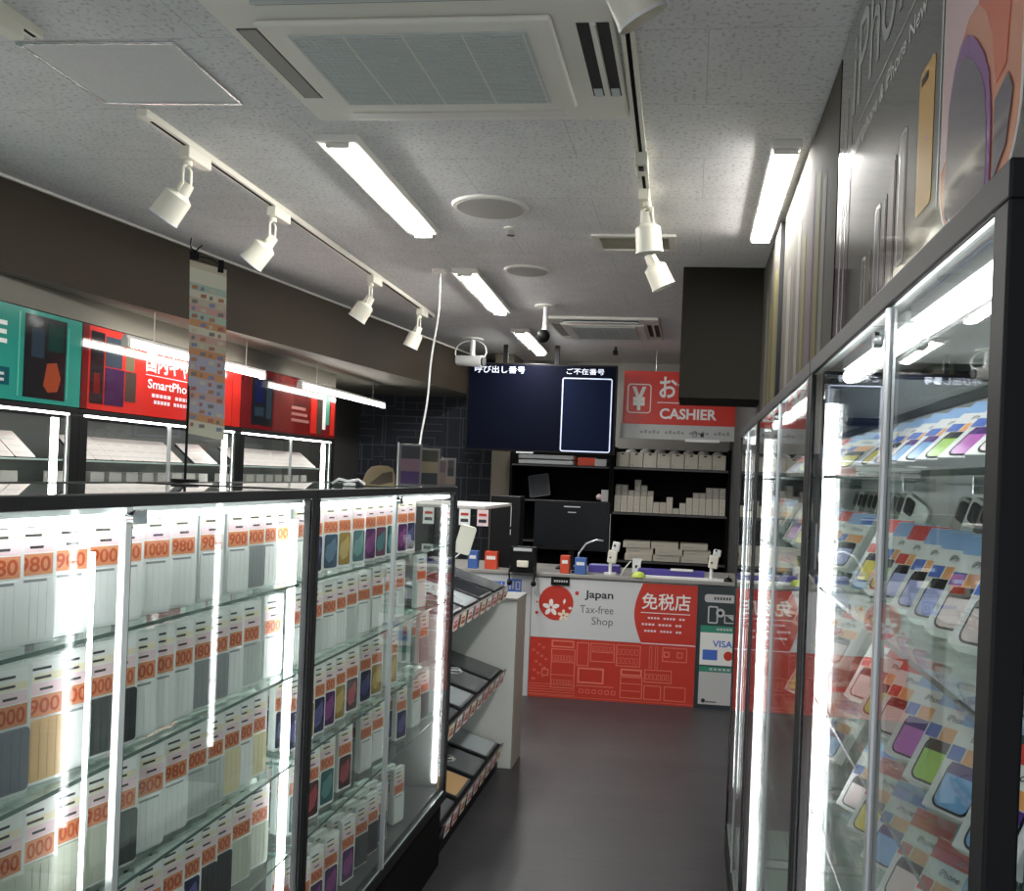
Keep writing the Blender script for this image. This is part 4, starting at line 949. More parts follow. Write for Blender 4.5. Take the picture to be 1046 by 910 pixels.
# ================================================================== DISPLAY RACK ON THE LEFT OF THE AISLE
rack = t = thing('display_rack', 'white display rack with sloping black shelves of tablets past the left showcase', 'display rack', (0,0,0))
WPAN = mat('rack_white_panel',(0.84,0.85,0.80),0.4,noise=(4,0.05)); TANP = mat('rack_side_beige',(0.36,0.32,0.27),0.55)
MB().box((-1.36,4.62,0.0),(-0.885,4.86,0.885), WPAN).build('end_cabinet', t, bevel=0.004)
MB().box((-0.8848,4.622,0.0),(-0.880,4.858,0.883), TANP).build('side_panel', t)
MB().box((-1.36,4.61,0.8852),(-0.878,4.87,0.900), mat('rack_top_grey',(0.30,0.30,0.28),0.4)).build('cabinet_top', t, bevel=0.002)
MB().box((-1.40,3.46,0.0),(-1.365,4.62,1.40), mat('rack_back',(0.10,0.10,0.10),0.5)).build('back_board', t)
MB().box((-1.364,3.455,0.0),(-0.96,3.475,0.98), mat('rack_near_side',(0.25,0.25,0.25),0.5)).build('near_side', t)
SLOPE = math.radians(17)
for i, z in enumerate((0.955, 0.515, 0.125)):
    R = Matrix.Rotation(SLOPE,3,'Y')
    MB().box((-0.43,0,-0.012),(0,1.138,0), BLACK, R=R, o=(-0.935,3.478,z)).build('sloping_shelf', t)
    e = MB(); e.box((0.0002,0,-0.045),(0.006,1.14,0.012), mat('price_rail',(0.14,0.11,0.11),0.4), R=R, o=(-0.935,3.477,z)); e.build('price_rail', t)
MB().box((-1.36,3.478,0.0),(-0.955,4.618,0.085), BLACK).build('plinth', t)
# tablets
def tablet(m, w, lab, y, z, x_off):
    R = Matrix.Rotation(SLOPE,3,'Y')
    b = thing('tablet', lab, 'tablet', Vector((-0.935,y,z)) + R @ Vector((-0.21+x_off,0,0.0012)), (0,SLOPE,0), 'tablets on the display rack')
    MB().rrect(-0.15,-w/2,0.15,w/2,0.01,I3,(0,0,0),0.008,mat('tablet_body',(0.10,0.10,0.11),0.3)).build('body', b)
    MB().rrect(-0.138,-w/2+0.008,0.138,w/2-0.008,0.006,I3,(0,0,0.0082),0.0006,m).build('screen', b)
SCRN = [mat('screen_dark_grey',(0.05,0.055,0.06),0.08), mat('screen_pale_grey',(0.45,0.50,0.52),0.12), mat('screen_mid_grey',(0.16,0.17,0.18),0.1), mat('screen_amber',(0.66,0.42,0.20),0.3)]
SN = ['dark grey','pale grey','mid grey','amber']
for r, (z, seq) in enumerate(((0.955,(2,1,0,2)),(0.515,(2,1,2,0)),(0.125,(2,3,2,1)))):
    for i, k in enumerate(seq):
        tablet(SCRN[k], 0.235, '%s tablet on the %s rack shelf, %s from the near end' % (SN[k], ('top','middle','bottom')[r], ORD[i]), 3.62+i*0.285, z, 0.04)
# price tags along the shelf fronts
tg = None
for r, z in enumerate((0.955,0.515,0.125)):
    for i in range(9):
        m_ = (PINK, PCREAM, WHT)[(i+r)%3]
        o = MB().box((0,-0.04,-0.055),(0.0015,0.04,0.005), m_).box((0.0016,-0.028,-0.02),(0.002,0.02,-0.012), RED2).box((0.0016,-0.030,-0.042),(0.002,0.030,-0.026), ORANGE).build('price_tag', loc=(-0.9275,3.55+i*0.122,z+0.002), rot=(0,0.15,0))
        tag(o, 'small price tag, %s from the near end on the %s rack shelf edge' % (ORD[i], ('top','middle','bottom')[r]), 'price tag', 'price tags on the display rack')
# upper ledge with phones and dangling tags
MB().box((-1.364,4.0,1.385),(-0.93,4.60,1.40), mat('ledge_pale',(0.50,0.46,0.45),0.4)).build('eye_level_ledge', rack, bevel=0.002)
MB().box((-1.364,4.57,0.96),(-1.34,4.60,1.384), DARK).build('ledge_support', rack)
for i in range(5):
    x = -1.28+i*0.085
    o = MB().box((-0.026,0,-0.075),(0.026,0.0015,0),(PINK,WHT)[i%2]).box((-0.018,-0.0006,-0.03),(0.018,-0.0001,-0.018),RED2).box((-0.018,-0.0006,-0.06),(0.018,-0.0001,-0.045),INK).build('hanging_tag', loc=(x,3.995,1.384))
    tag(o, 'small tag hanging off the eye-level ledge, %s from the left' % ORD[i], 'tag', 'tags under the eye-level ledge')
o = thing('charger','cream card-shaped charger hanging on a white lead beside the end of the left showcase','charger',(-0.985,3.80,1.20),(0.1,0.25,0.3))
MB().rrect(-0.035,0,0.035,0.125,0.01,FB,(0,0,0),0.02,CREAM).build('body', o, bevel=0.003)
MB().tubepath([(0,0.01,0),(-0.03,0.01,-0.05),(-0.04,0.01,-0.12),(0.02,0.0,-0.18),(0.07,0.0,-0.21),(0.05,0,-0.24),(-0.03,0,-0.235)],0.003,WHITEP).build('lead', o)
for z,lab,yy in ((0.60,'looped white lead lying on the middle rack shelf',4.05),(0.21,'looped white lead lying on the bottom rack shelf',3.98)):
    tag(MB().tubepath([(0.06*math.cos(a*1.9),0.05*math.sin(a*2.3),0.02+0.012*math.sin(a*3)) for a in [i*0.25 for i in range(24)]],0.003,WHITEP).build('charging_lead', loc=(-1.09,yy,z)), lab, 'charging lead')

# ================================================================== CASHIER COUNTER
CY = 6.18
t = thing('cashier_counter', 'long cashier counter with a white and red tax-free banner across its front', 'counter', (0,CY,0))
MB().box((-1.95,0.012,0),(0.352,0.62,0.845), mat('counter_body',(0.42,0.42,0.42),0.5)).build('body', t)
MB().box((-1.97,-0.01,0.846),(0.355,0.64,0.872), mat('counter_top',(0.30,0.29,0.27),0.35)).build('countertop', t, bevel=0.004)
MB().box((-1.95,-0.001,0.0),(-1.085,0.0118,0.843), mat('counter_white_front',(0.55,0.56,0.58),0.45)).build('white_front', t)
# banner: x -1.08..0.075
BX0, BX1 = -1.080, 0.075
b = MB(); b.box((BX0,0.0,0.42),(BX1,0.0118,0.835), mat('banner_white',(0.60,0.61,0.62),0.4)); b.build('white_banner', t)
b = MB(); b.box((BX0,0.0,0.0),(BX1,0.0118,0.418), RED2)
# line drawing of shelves, screens and little signs
o0 = (0,-0.0002,0)
def R(x0,z0,x1,z1,w=0.006,m=REDL): b.ring(BX0+x0,z0,BX0+x1,z1,w,FB,o0,0.0006,m)
def H(x0,x1,z,w=0.005): b.rect(BX0+x0,z,BX0+x1,z+w,FB,o0,0.0006,REDL)
R(0.155,0.355,0.315,0.405,0.010); R(0.155,0.07,0.325,0.345); H(0.16,0.32,0.25); H(0.16,0.32,0.16)
for q in range(7): R(0.165+q*0.021,0.26,0.181+q*0.021,0.30,0.003)
for q in range(7): R(0.165+q*0.021,0.09,0.181+q*0.021,0.13,0.003)
R(0.345,0.115,0.53,0.225,0.012); R(0.335,0.235,0.42,0.40); R(0.43,0.27,0.60,0.40); H(0.44,0.59,0.335)
for q in range(6): R(0.445+q*0.025,0.345,0.463+q*0.025,0.38,0.003)
R(0.645,0.185,0.795,0.235,0.012); R(0.645,0.03,0.80,0.18); H(0.65,0.79,0.13); H(0.65,0.79,0.08)
R(0.61,0.25,0.78,0.40); 
for q in range(5): R(0.62+q*0.03,0.27,0.642+q*0.03,0.31,0.003); R(0.62+q*0.03,0.33,0.642+q*0.03,0.37,0.003)
R(0.81,0.15,1.00,0.24)
for q in range(6): R(0.82+q*0.028,0.17,0.842+q*0.028,0.21,0.004)
R(0.84,0.25,0.86,0.40,0.004); R(0.88,0.25,0.90,0.40,0.004); R(0.93,0.30,1.10,0.40); R(0.94,0.33,0.98,0.37,0.008); R(1.03,0.33,1.07,0.37,0.006)
R(0.81,0.03,0.93,0.13); R(0.95,0.03,1.10,0.13)
for q in range(14): 
    a = 0.02+0.1*((q*37)%10)/10; zz = 0.12+0.26*((q*53)%13)/13; R(a,zz,a+0.018,zz+0.014,0.004)
R(0.09,0.15,0.14,0.20,0.008)
for q in range(5): H(0.0,0.33,0.02+q*0.018,0.004)
for q in range(6): R(0.36+q*0.045,0.045,0.39+q*0.045,0.075,0.005)
H(0.34,0.6,0.095,0.006); H(0.0,1.155,0.012,0.003)
b.build('red_banner', t)
b = MB()
# red panel on the right of the white banner with a curved left edge
pts = [(BX1,0.42),(BX1,0.835)] + [(-0.30-0.055*math.sin(PI*k/14), 0.835-0.415*k/14) for k in range(15)]
b.poly(pts, FB, (0,-0.0002,0), 0.0008, RED2)
b.rect(-0.30,0.416,BX1,0.4235,FB,(0,-0.0012,0),0.0005,PINK)
b.build('red_panel', t)
b = MB(); b.text('免税店',-0.305,0.655,0.335,0.115,FB,(0,-0.0016,0),0,WHT,0.012); b.build('headline', t)
b = MB(); b.rect(-0.31,0.630,0.03,0.635,FB,(0,-0.0012,0),0.0004,WHT)
for i,(a_,c_) in enumerate(((-0.26,0.0),(-0.30,-0.02),(-0.28,-0.02))):
    for k in range(12):
        if k % 5 != 4: b.rect(a_+(c_-a_)*k/12,0.590-i*0.045,a_+(c_-a_)*(k+0.7)/12,0.604-i*0.045,FB,(0,-0.0012,0),0.0004,PINK)
b.build('small_text', t)
b = MB()
b.text('Japan',-0.705,0.695,0.20,0.070,FB,(0,-0.0008,0),0,INK,0.02)
b.text('Tax-free',-0.735,0.605,0.235,0.055,FB,(0,-0.0008,0),0,mat('print_grey_text',(0.16,0.16,0.17),0.5),-0.0)
b.text('Shop',-0.65,0.510,0.150,0.070,FB,(0,-0.0008,0),0,MATS['print_grey_text'],0.0)
b.build('tax_free_lettering', t)
# red disc with blossoms
b = MB(); cx_, cz_ = -0.905, 0.665
b.disc(cx_,cz_,0.122,FB,(0,-0.0004,0),0.0006,RED2,40)
def blossom(x, z, r, m, k=0.0010):
    for q in range(5):
        a = PI/2+q*2*PI/5
        px, pz = x+math.cos(a)*r*0.6, z+math.sin(a)*r*0.6
        pts = []
        for j in range(12):
            u = 2*PI*j/12; lx = math.cos(u)*r*0.46; ly = math.sin(u)*r*0.27
            pts.append((px+lx*math.cos(a)-ly*math.sin(a), pz+lx*math.sin(a)+ly*math.cos(a)))
        b.poly(pts, FB, (0,-k,0), 0.0003, m)
    b.disc(x,z,r*0.13,FB,(0,-k-0.0006,0),0.0003,RED2,10)
blossom(cx_-0.035,cz_-0.035,0.058,WHT); blossom(cx_+0.055,cz_-0.085,0.040,PCREAM); 
b.poly([(cx_+0.055,cz_-0.01),(cx_+0.068,cz_+0.012),(cx_+0.062,cz_+0.035),(cx_+0.048,cz_+0.012)],FB,(0,-0.0010,0),0.0003,WHT)
b.poly([(cx_+0.085,cz_-0.03),(cx_+0.105,cz_-0.02),(cx_+0.118,cz_-0.035),(cx_+0.098,cz_-0.045)],FB,(0,-0.0010,0),0.0003,PINK)
b.disc(cx_+0.145,cz_+0.075,0.014,FB,(0,-0.0004,0),0.0006,RED2,14); b.disc(cx_-0.135,cz_-0.075,0.011,FB,(0,-0.0004,0),0.0006,RED2,14); b.disc(cx_-0.135,cz_+0.0,0.007,FB,(0,-0.0004,0),0.0006,RED2,12)
b.build('blossom_emblem', t)
b = MB(); b.rect(-0.945,0.790,-0.815,0.850,FB,(0,-0.011,0),0.0012,BLACK)
for k in range(6): b.rect(-0.925+k*0.017,0.812,-0.913+k*0.017,0.826,FB,(0,-0.0124,0),0.0004,LGREY)
b.build('black_name_plate', t)
b = MB()
for k in range(4): b.rect(-1.375+k*0.026,0.770,-1.353+k*0.026,0.795,FB,(0,-0.0012,0),0.0004,BLUE)
b.rect(-1.26,0.725,-1.155,0.815,FB,(0,-0.0012,0),0.0004,BLUE)
for a_,c_,w_ in ((-1.245,0.745,0.012),(-1.222,0.745,0.012)): b.rect(a_,c_,a_+w_,0.80,FB,(0,-0.0018,0),0.0004,LGREY)
b.ring(-1.198,0.74,-1.165,0.80,0.008,FB,(0,-0.0018,0),0.0004,LGREY)
b.build('blue_service_mark', t)
# dark payment board to the right
b = MB(); b.box((0.078,-0.012,0.0),(0.350,-0.0102,0.840), mat('board_dark',(0.025,0.035,0.04),0.4)); b.box((0.078,-0.010,0.0),(0.350,0.0118,0.840), BLACK); b.build('payment_board', t)
b = MB(); o1 = (0,-0.0122,0)
b.rrect(0.125,0.730,0.335,0.785,0.02,FB,o1,0.0006,LGREY)
for k in range(6): b.rect(0.19+k*0.02,0.748,0.203+k*0.02,0.768,FB,(0,-0.013,0),0.0004,INK)
b.rring(0.150,0.585,0.220,0.705,0.012,0.010,FB,o1,0.0008,LGREY); b.disc(0.235,0.660,0.030,FB,(0,-0.0125,0),0.0004,LGREY,18); b.disc(0.235,0.660,0.014,FB,(0,-0.0132,0),0.0004,BLACK,14)
b.rring(0.262,0.590,0.335,0.650,0.006,0.008,FB,o1,0.0008,LGREY); b.poly([(0.28,0.64),(0.335,0.64),(0.335,0.60)],FB,(0,-0.0125,0),0.0004,LGREY)
b.build('payment_symbols', t)
b = MB(); b.rect(0.105,0.525,0.350,0.570,FB,o1,0.0006,GREEN); b.rect(0.105,0.300,0.350,0.523,FB,o1,0.0006,WHT); b.rect(0.105,0.255,0.350,0.290,FB,o1,0.0006,GREEN)
b.rect(0.105,0.03,0.350,0.253,FB,o1,0.0006,LGREY)
b.text('VISA',0.190,0.425,0.135,0.045,FB,(0,-0.0132,0),0,BLUE,0.02)
b.rect(0.125,0.335,0.225,0.405,FB,(0,-0.0130,0),0.0004,BLUE); b.disc(0.300,0.368,0.032,FB,(0,-0.0130,0),0.0004,RED2,20)
for k in range(5): b.rect(0.215+k*0.022,0.540,0.23+k*0.022,0.555,FB,(0,-0.0130,0),0.0004,LGREY); b.rect(0.175+k*0.03,0.265,0.195+k*0.03,0.280,FB,(0,-0.0130,0),0.0004,LGREY)
b.disc(0.14,0.055,0.015,FB,(0,-0.0130,0),0.0004,INK,12); b.rect(0.155,0.045,0.23,0.052,FB,(0,-0.0130,0),0.0004,INK)
b.build('card_notice', t)

# items on the counter (top at 0.872)
CT = 0.8725
def cthing(name, label, cat, x, y, group=None, rz_=0): return thing(name, label, cat, (x, CY+y, CT), (0,0,rz_), group)
# left monitor with dark face
def monitor(label, x, y, w, h, zb):
    t = cthing('monitor', label, 'monitor', x, y, 'black monitors on the counter')
    MB().box((-0.10,-0.07,0),(0.10,0.09,0.012),BLACK).build('base', t, bevel=0.003)
    MB().box((-0.02,0.01,0.012),(0.02,0.03,zb+0.05),BLACK).build('stand', t)
    MB().box((-w/2,-0.02,zb),(w/2,0.0098,zb+h),BLACK).build('casing', t, bevel=0.004)
    MB().box((-w/2+0.012,-0.0215,zb+0.015),(w/2-0.012,-0.0202,zb+h-0.015),mat('dark_screen',(0.006,0.007,0.009),0.3,spec=0.2)).build('screen', t)
    return t
t = monitor('wide black monitor behind the red and blue boxes on the counter', -0.86, 0.33, 0.56, 0.36, 0.14)
MB().box((-0.06,-0.0222,0.455),(0.06,-0.0216,0.463),LGREY).box((-0.03,-0.0222,0.415),(0.03,-0.0216,0.421),LGREY).build('status_text', t)
t = cthing('register_tower','tall black register unit with a pale vertical edge, left of the monitor','register',-1.32,0.24)
MB().box((-0.12,-0.06,0),(0.10,0.10,0.52),BLACK).build('tower', t, bevel=0.005)
MB().box((0.03,-0.062,0.30),(0.035,-0.0602,0.45),LGREY).box((0.03,-0.062,0.24),(0.035,-0.0602,0.28),LGREY).build('pale_edge', t)
t = cthing('card_reader','small black card reader with pale label hanging over the counter edge','card reader',-1.13,-0.06)
MB().box((-0.10,-0.03,0),(0.08,0.05,0.18),BLACK).build('body', t, bevel=0.004)
MB().box((-0.075,-0.034,0.150),(0.055,-0.0304,0.172),ALU).build('printer_slot', t)
MB().box((-0.045,-0.05,0.040),(0.035,-0.0304,0.085),CREAM).build('pale_button', t, bevel=0.004)
MB().tubepath([(-0.09,-0.02,0.06),(-0.098,-0.045,0.0),(-0.09,-0.05,-0.06)],0.006,BLACK).sphere((-0.09,-0.05,-0.07),0.02,BLACK).build('hanging_cable', t)
MB().tubepath([(0.07,-0.02,0.06),(0.085,-0.045,0.0),(0.078,-0.05,-0.06)],0.006,BLACK).sphere((0.078,-0.05,-0.07),0.02,BLACK).build('hanging_cable', t)
BLUEB = mat('box_blue',(0.06,0.14,0.42),0.4); REDB = mat('box_red',(0.62,0.07,0.03),0.4)
def cbox(label, x, y, w, h, m, lid=True):
    t = cthing('card_box', label, 'box', x, y, 'small coloured boxes on the counter')
    MB().box((-w/2,-0.03,0),(w/2,0.03,h),m).build('box', t, bevel=0.003)
    MB().box((-w/2+0.012,-0.0315,h*0.55),(w/2-0.012,-0.0302,h*0.75),WHT).build('label', t)
cbox('blue box on the left end of the counter beside a red one', -1.52, 0.05, 0.07, 0.125, BLUEB)
cbox('red box on the left end of the counter beside a blue one', -1.39, 0.06, 0.09, 0.125, REDB)
cbox('orange-red upright box beside the monitor foot', -0.855, 0.03, 0.065, 0.125, REDB)
cbox('blue upright box standing right of the orange-red one', -0.745, 0.03, 0.08, 0.115, BLUEB)
t = cthing('cable_holder','thin curved silver gooseneck rising behind the orange-red box','gooseneck',-0.79,0.10)
MB().tubepath([(0,0,0),(0.02,0,0.14),(0.07,0,0.21),(0.14,0,0.24),(0.19,0,0.235)],0.006,ALU).build('neck', t); MB().cyl((0,0,0),(0,0,0.01),0.03,BLACK,16).build('foot', t)
def phstand(label, x, y, h):
    t = cthing('phone_stand', label, 'payment stand', x, y, 'white payment stands on the counter')
    MB().cyl((0,0,0),(0,0,0.012),0.045,WHITEP,24).cyl((0,0,0.012),(0,0,0.10),0.012,WHITEP,12).build('base', t)
    MB().box((-0.035,-0.02,0.08),(0.03,0.01,0.17),CREAM,R=Matrix.Rotation(0.12,3,'Y')).build('reader', t, bevel=0.008)
    MB().box((-0.022,-0.018,0.165),(0.032,0.008,h),WHITEP,R=Matrix.Rotation(0.16,3,'Y')).build('top_unit', t, bevel=0.008)
    MB().cyl((0.028,-0.0225,0.205),(0.028,-0.0185,0.205),0.008,INK,12).cyl((0,-0.0245,0.12),(0,-0.0205,0.12),0.007,INK,12).build('camera_eye', t)
phstand('white payment stand with small camera, near the middle of the counter', -0.545, 0.12, 0.235)
phstand('white payment stand on the right part of the counter before the white cartons', 0.165, 0.10, 0.215)
PURB = mat('mat_violet_blue',(0.07,0.05,0.30),0.4)
tag(MB().box((-0.10,-0.03,0),(0.13,0.06,0.05),PURB).box((-0.09,-0.02,0.0502),(0.12,0.05,0.056),LAV).build('violet_tray', loc=(-0.67+0.06,CY+0.22,CT), bevel=0.003), 'small violet tray behind the left payment stand', 'tray')
tag(MB().box((-0.25,-0.04,0),(0.22,0.08,0.045),PURB).box((-0.02,-0.045,0.0455),(0.14,0.03,0.056),WHT).build('violet_tray', loc=(-0.10,CY+0.16,CT), bevel=0.003), 'long violet tray with white paper on it, right half of the counter', 'tray')
tag(MB().sphere((0,0,0.0),0.05,mat('lime_plastic',(0.55,0.68,0.10),0.4),16,6,0,PI/2,(1,0.8,0.8)).build('lime_sponge', loc=(-0.335,CY+0.02,CT)), 'lime green rounded pad at the front edge of the counter', 'pad')
tag(MB().box((-0.28,-0.015,0),(0.28,0.05,0.012),WHT).build('paper_strip', loc=(-0.03,CY+0.03,CT)), 'strip of white paper lying along the counter front', 'paper')
tag(MB().sphere((0,0,0),0.03,BLACK,14,6,0,PI/2).cyl((0,0,0.028),(0,0,0.04),0.008,CHROME,10).build('desk_bell', loc=(0.28,CY+0.03,CT)), 'small dark bell at the right end of the counter', 'bell')
tag(MB().tubepath([(0,0,0),(0.02,0.02,0.05),(0.06,0.05,0.10)],0.004,WHITEP).tubepath([(0.1,0,0),(0.11,0.02,0.06),(0.14,0.05,0.12)],0.004,WHITEP).build('white_lead', loc=(-0.46,CY+0.06,CT)), 'two white leads rising beside the lime green pad', 'cable')

# ================================================================== BACK SHELVES
SY = 8.25
t = thing('stock_shelf', 'black wall shelving behind the counter, left bay with dim devices', 'shelf', (-1.16,SY,0), group='black stock shelving')
f = MB(); f.box((-0.54,0,0),(-0.52,0.50,1.80),BLACKM).box((0.40,0,0),(0.42,0.50,1.80),BLACKM).box((-0.52,0.48,0),(0.40,0.50,1.80),BLACKM); f.build('carcass', t)
for z in (1.66,1.33,0.95): MB().box((-0.52,0.01,z-0.02),(0.40,0.479,z),BLACK).box((-0.52,0.004,z-0.018),(0.40,0.0098,z-0.006),GREYF).build('shelf_board', t)
t = thing('stock_shelf', 'black wall shelving behind the counter, right bay full of white boxes', 'shelf', (-0.10,SY,0), group='black stock shelving')
f = MB(); f.box((-0.635,0,0),(-0.615,0.50,1.85),BLACKM).box((0.435,0,0),(0.455,0.50,1.85),BLACKM).box((-0.615,0.48,0),(0.435,0.50,1.85),BLACKM)
f.box((-0.640,-0.006,0.8),(-0.628,-0.0005,1.22),ALU); f.build('carcass', t)
for z in (1.665,1.245,0.80): MB().box((-0.615,0.01,z-0.025),(0.435,0.479,z),BLACK).box((-0.615,0.004,z-0.022),(0.435,0.0098,z-0.004),GREYF).build('shelf_board', t)
# silver laptops etc. on left bay
SM = mat('laptop_silver',(0.42,0.43,0.42),0.3,0.5)
for i,z in enumerate((1.661,1.709)):
    tag(MB().rrect(-0.27,-0.12,0.27,0.12,0.02,I3,(0,0,0),0.038,SM).build('laptop', loc=(-1.36,SY+0.13,z+0.0), bevel=0.004), '%s silver laptop of the pair on the top left shelf' % ('lower','upper')[i], 'laptop', 'silver laptops on the top left shelf')
o = thing('carton','flat red and white carton lying right of the silver laptops','carton',(-0.93,SY+0.12,1.661)); MB().box((-0.13,-0.1,0),(0.03,0.1,0.075),REDB).build('red_end', o, bevel=0.002); MB().box((0.0302,-0.1,0),(0.14,0.1,0.065),LGREY).build('white_end', o, bevel=0.002)
o = thing('tablet','dark grey tablet leaning on the middle left shelf','tablet',(-1.42,SY+0.15,1.331),(math.radians(-15),math.radians(-10),0)); MB().rrect(-0.10,0,0.10,0.22,0.015,FB,(0,0,0.02),0.012,mat('tablet_grey',(0.12,0.13,0.14),0.3)).build('body', o); MB().rrect(-0.09,0.01,0.09,0.21,0.01,FB,(0,-0.0122,0.02),0.0006,mat('tablet_glass',(0.10,0.105,0.115),0.1)).build('screen', o)
tag(MB().box((-0.04,0,0),(0.03,0.08,0.11),LGREY).sphere((-0.06,0.02,0.04),0.03,PINK).build('small_device', loc=(-0.79,SY+0.05,1.331), bevel=0.004), 'small pale device at the right end of the middle left shelf', 'device')
# white boxes
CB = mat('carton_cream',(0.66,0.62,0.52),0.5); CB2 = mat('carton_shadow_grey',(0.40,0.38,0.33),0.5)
def wbox(w, h, d, tabz=True, m=CB):
    b = MB(); b.box((-w/2,0,0),(w/2,d,h),m)
    if tabz: b.box((-0.014,-0.0010,h-0.022),(0.014,-0.0002,h-0.008),INK); b.rect(-w/2+0.008,0.012,-w/2+0.035,0.030,FB,(0,-0.0002,0),0.0006,LGREY)
    return b
pb = wbox(0.120,0.135,0.20).build('white_box', loc=(0,0,0), bevel=0.002)
for i in range(8):
    o = pb if i == 0 else pb.copy()
    if i: COL.objects.link(o)
    o.location = (-0.64+i*0.127, SY+0.03, 1.666); tag(o, 'white box with black tab on the upper right shelf, %s from the left' % ORD[i], 'box', 'white boxes on the upper right shelf')
# bags on top of the boxes
pb = None
for i in range(7):
    bgm = MB().sphere((0,0,0),0.055,mat('clear_wrap',(0.40,0.40,0.38),0.3),12,5,0,PI/2,(1.0,0.9,0.6+0.1*(i%3)))
    o = bgm.build('plastic_wrap', loc=(-0.57+i*0.135, SY+0.12, 1.803)); tag(o, 'crumpled clear wrap lying on the upper boxes, %s from the left' % ORD[i], 'plastic wrap', 'wraps on the upper right boxes')
pb = None; cols = [6,6,5,7,6,5,3,3,4,2,3,4,5,5,6,6,6]
k = 0
wdt = 0.056
for c_, n_ in enumerate(cols):
    n_ = max(1, min(n_, 7)-1)
    for r_ in range(n_):
        loc = (-0.675+c_*0.0605, SY+0.035+(0.06 if r_ > 2 else 0)+0.004*((c_*3+r_)%3), 1.2455+r_*0.0505)
        lab = 'small carton, %s stack from left, %s layer, middle right stock shelf' % (ORD[c_], ORD[r_])
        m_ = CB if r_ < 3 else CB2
        if c_ == 9 and r_ == 0: pass
        if pb is None: pb = {}
        if m_.name not in pb:
            o = wbox(wdt,0.05,0.18,False,m_); o.box((-0.008,-0.001,0.018),(0.008,-0.0002,0.030),LGREY); o = o.build('small_carton', bevel=0.0015); pb[m_.name] = o
        else: o = pb[m_.name].copy(); COL.objects.link(o)
        o.location = loc; tag(o, lab, 'carton', 'small white cartons on the middle right shelf')
# long white cartons above the counter (lower shelf)
pb = None
for r_, row in enumerate(((-0.48,-0.22,0.04),(-0.47,-0.20,0.06),(-0.50,-0.24,0.03))):
    for i, x in enumerate(row):
        if pb is None: o = MB().box((-0.125,0,0),(0.125,0.2,0.058),CB).box((-0.09,-0.001,0.02),(-0.01,-0.0002,0.03),LGREY).build('long_carton', bevel=0.002); pb = o
        else: o = pb.copy(); COL.objects.link(o)
        o.location = (x+0.02, SY+0.02+0.01*((i+r_)%2), 0.8015+r_*0.0585); tag(o, 'long white carton, %s from the left in the %s layer on the lowest right shelf' % (ORD[i], ('bottom','middle','top')[r_]), 'carton', 'long white cartons on the lowest right shelf')
tag(MB().box((-0.03,0,0),(0.03,0.05,0.10),WHITEP).cyl((0,-0.003,0.045),(0,-0.0005,0.045),0.012,INK,12).build('white_adapter', loc=(-0.585+0.02,CY+0.33,CT+0.09+0.0)), 'small white adapter with a dark dot beside the long cartons', 'adapter')
bpy.data.objects['white_adapter'].location = (-0.37,CY+0.30,CT)

# ================================================================== SCREEN AND CASHIER SIGN
TY = 7.70
t = thing('wall_screen', 'large black queue display screen hanging from the ceiling behind the counter', 'screen', (-1.335,TY,1.755), (0,0,0.0))
MB().box((-0.665,0,0),(0.665,0.05,0.775),BLACK).build('casing', t, bevel=0.004)
MB().box((-0.650,-0.0012,0.015),(0.650,-0.0002,0.760),mat('screen_navy',(0.002,0.003,0.010),0.6,spec=0.05)).build('display', t)
SCB = mat('screen_panel_blue',(0.004,0.008,0.026),0.6,spec=0.05); SCT = mat('screen_text',(0.55,0.60,0.72),0.4,emit=0.5); SCL = mat('screen_line',(0.40,0.45,0.60),0.4,emit=0.35)
b = MB(); b.rect(0.19,0.02,0.62,0.655,FB,(0,-0.0014,0),0.0004,SCB); b.rring(0.185,0.015,0.625,0.66,0.02,0.010,FB,(0,-0.0016,0),0.0006,SCL); b.build('display_box', t)
b = MB(); b.text('呼び出し番号',-0.60,0.685,0.45,0.062,FB,(0,-0.0024,0),0,SCT,0.0); b.text('ご不在番号',0.22,0.690,0.33,0.052,FB,(0,-0.0024,0),0,SCT,0.0); b.build('display_text', t)
for px in (0.10,-0.36): MB().box((px,0.052,0.70),(px+0.04,0.09,2.70-1.755),BLACK).build('ceiling_pole', t)
MB().box((-0.2,-0.004,-0.012),(-0.05,0.03,-0.0005),ALU).build('status_bar', t)
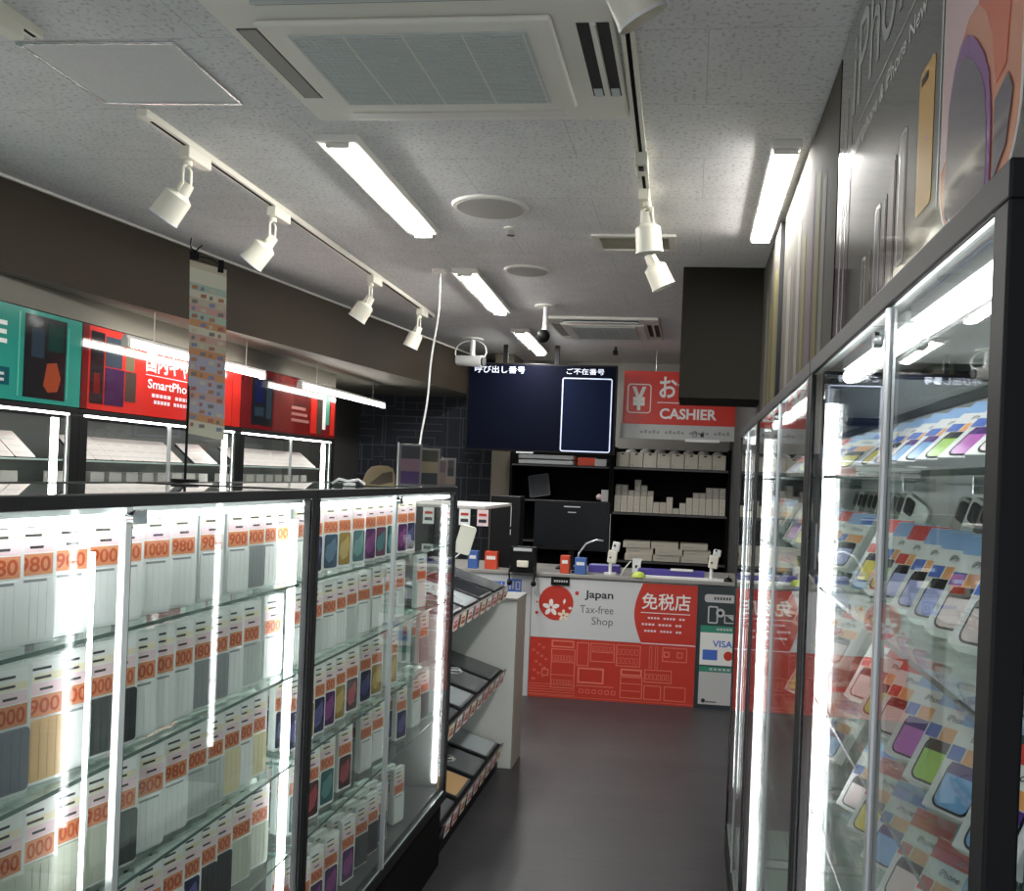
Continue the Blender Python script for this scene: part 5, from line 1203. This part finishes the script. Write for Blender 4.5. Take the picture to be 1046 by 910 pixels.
tag(MB().cyl((0,0,-0.03),(0,0,0),0.012,BLACK,10).box((-0.02,-0.02,-0.07),(0.02,0.02,-0.03),BLACK).build('ceiling_hook', loc=(-0.70,7.75,CZ)), 'small black hook on the ceiling above the right corner of the screen', 'hook')
t = thing('cashier_sign', 'red hanging CASHIER sign with a white yen symbol above the stock shelves', 'sign', (-0.625,7.90,0))
SW = 1.10
MB().box((0,0,2.045),(SW,0.02,2.515),RED).build('red_board', t, bevel=0.002)
MB().box((-0.02,0.002,1.915),(SW+0.02,0.02,2.0445),mat('sign_lower_grey',(0.50,0.51,0.50),0.45)).box((0.62-0.06,-0.002,1.90),(0.86,0.0015,1.925),WHT).build('white_board', t)
b = MB(); b.rring(0.035,2.14,0.245,2.40,0.03,0.009,FB,(0,-0.0006,0),0.0004,WHT); b.text('¥',0.075,2.165,0.125,0.21,FB,(0,-0.0012,0),0,WHT,0.04); b.build('yen_symbol', t)
b = MB(); b.text('お会計',0.315,2.27,0.50,0.21,FB,(0,-0.0012,0),0,WHT,0.02); b.rect(0.30,2.235,0.90,2.243,FB,(0,-0.0006,0),0.0004,WHT); b.build('japanese_text', t)
b = MB(); b.text('CASHIER',0.325,2.095,0.50,0.095,FB,(0,-0.0012,0),0,WHT,0.03); b.build('english_text', t)
b = MB()
for k in range(22):
    if k%6 != 5: b.rect(0.16+k*0.036,1.965,0.185+k*0.036,1.985+0.01*(k%2),FB,(0,0.001,0),0.0004,PM['g'])
b.rring(0.62,1.945,0.66,1.995,0.01,0.005,FB,(0,0.0004,0),0.0004,INK); b.rect(0.69,1.945,0.72,1.98,FB,(0,0.0004,0),0.0004,INK); b.build('small_print', t)
MB().cyl((0.28,0.01,2.516),(0.28,0.01,CZ),0.003,ALU,8).cyl((0.95,0.01,2.516),(0.95,0.01,CZ),0.003,ALU,8).build('hanging_wire', t)
tag(MB().box((0,0,0),(0.05,0.04,0.33),mat('pale_strip',(0.50,0.46,0.40),0.5)).build('wall_strip', loc=(-0.655,8.15,2.05)), 'narrow pale strip between the screen and the cashier sign', 'strip')
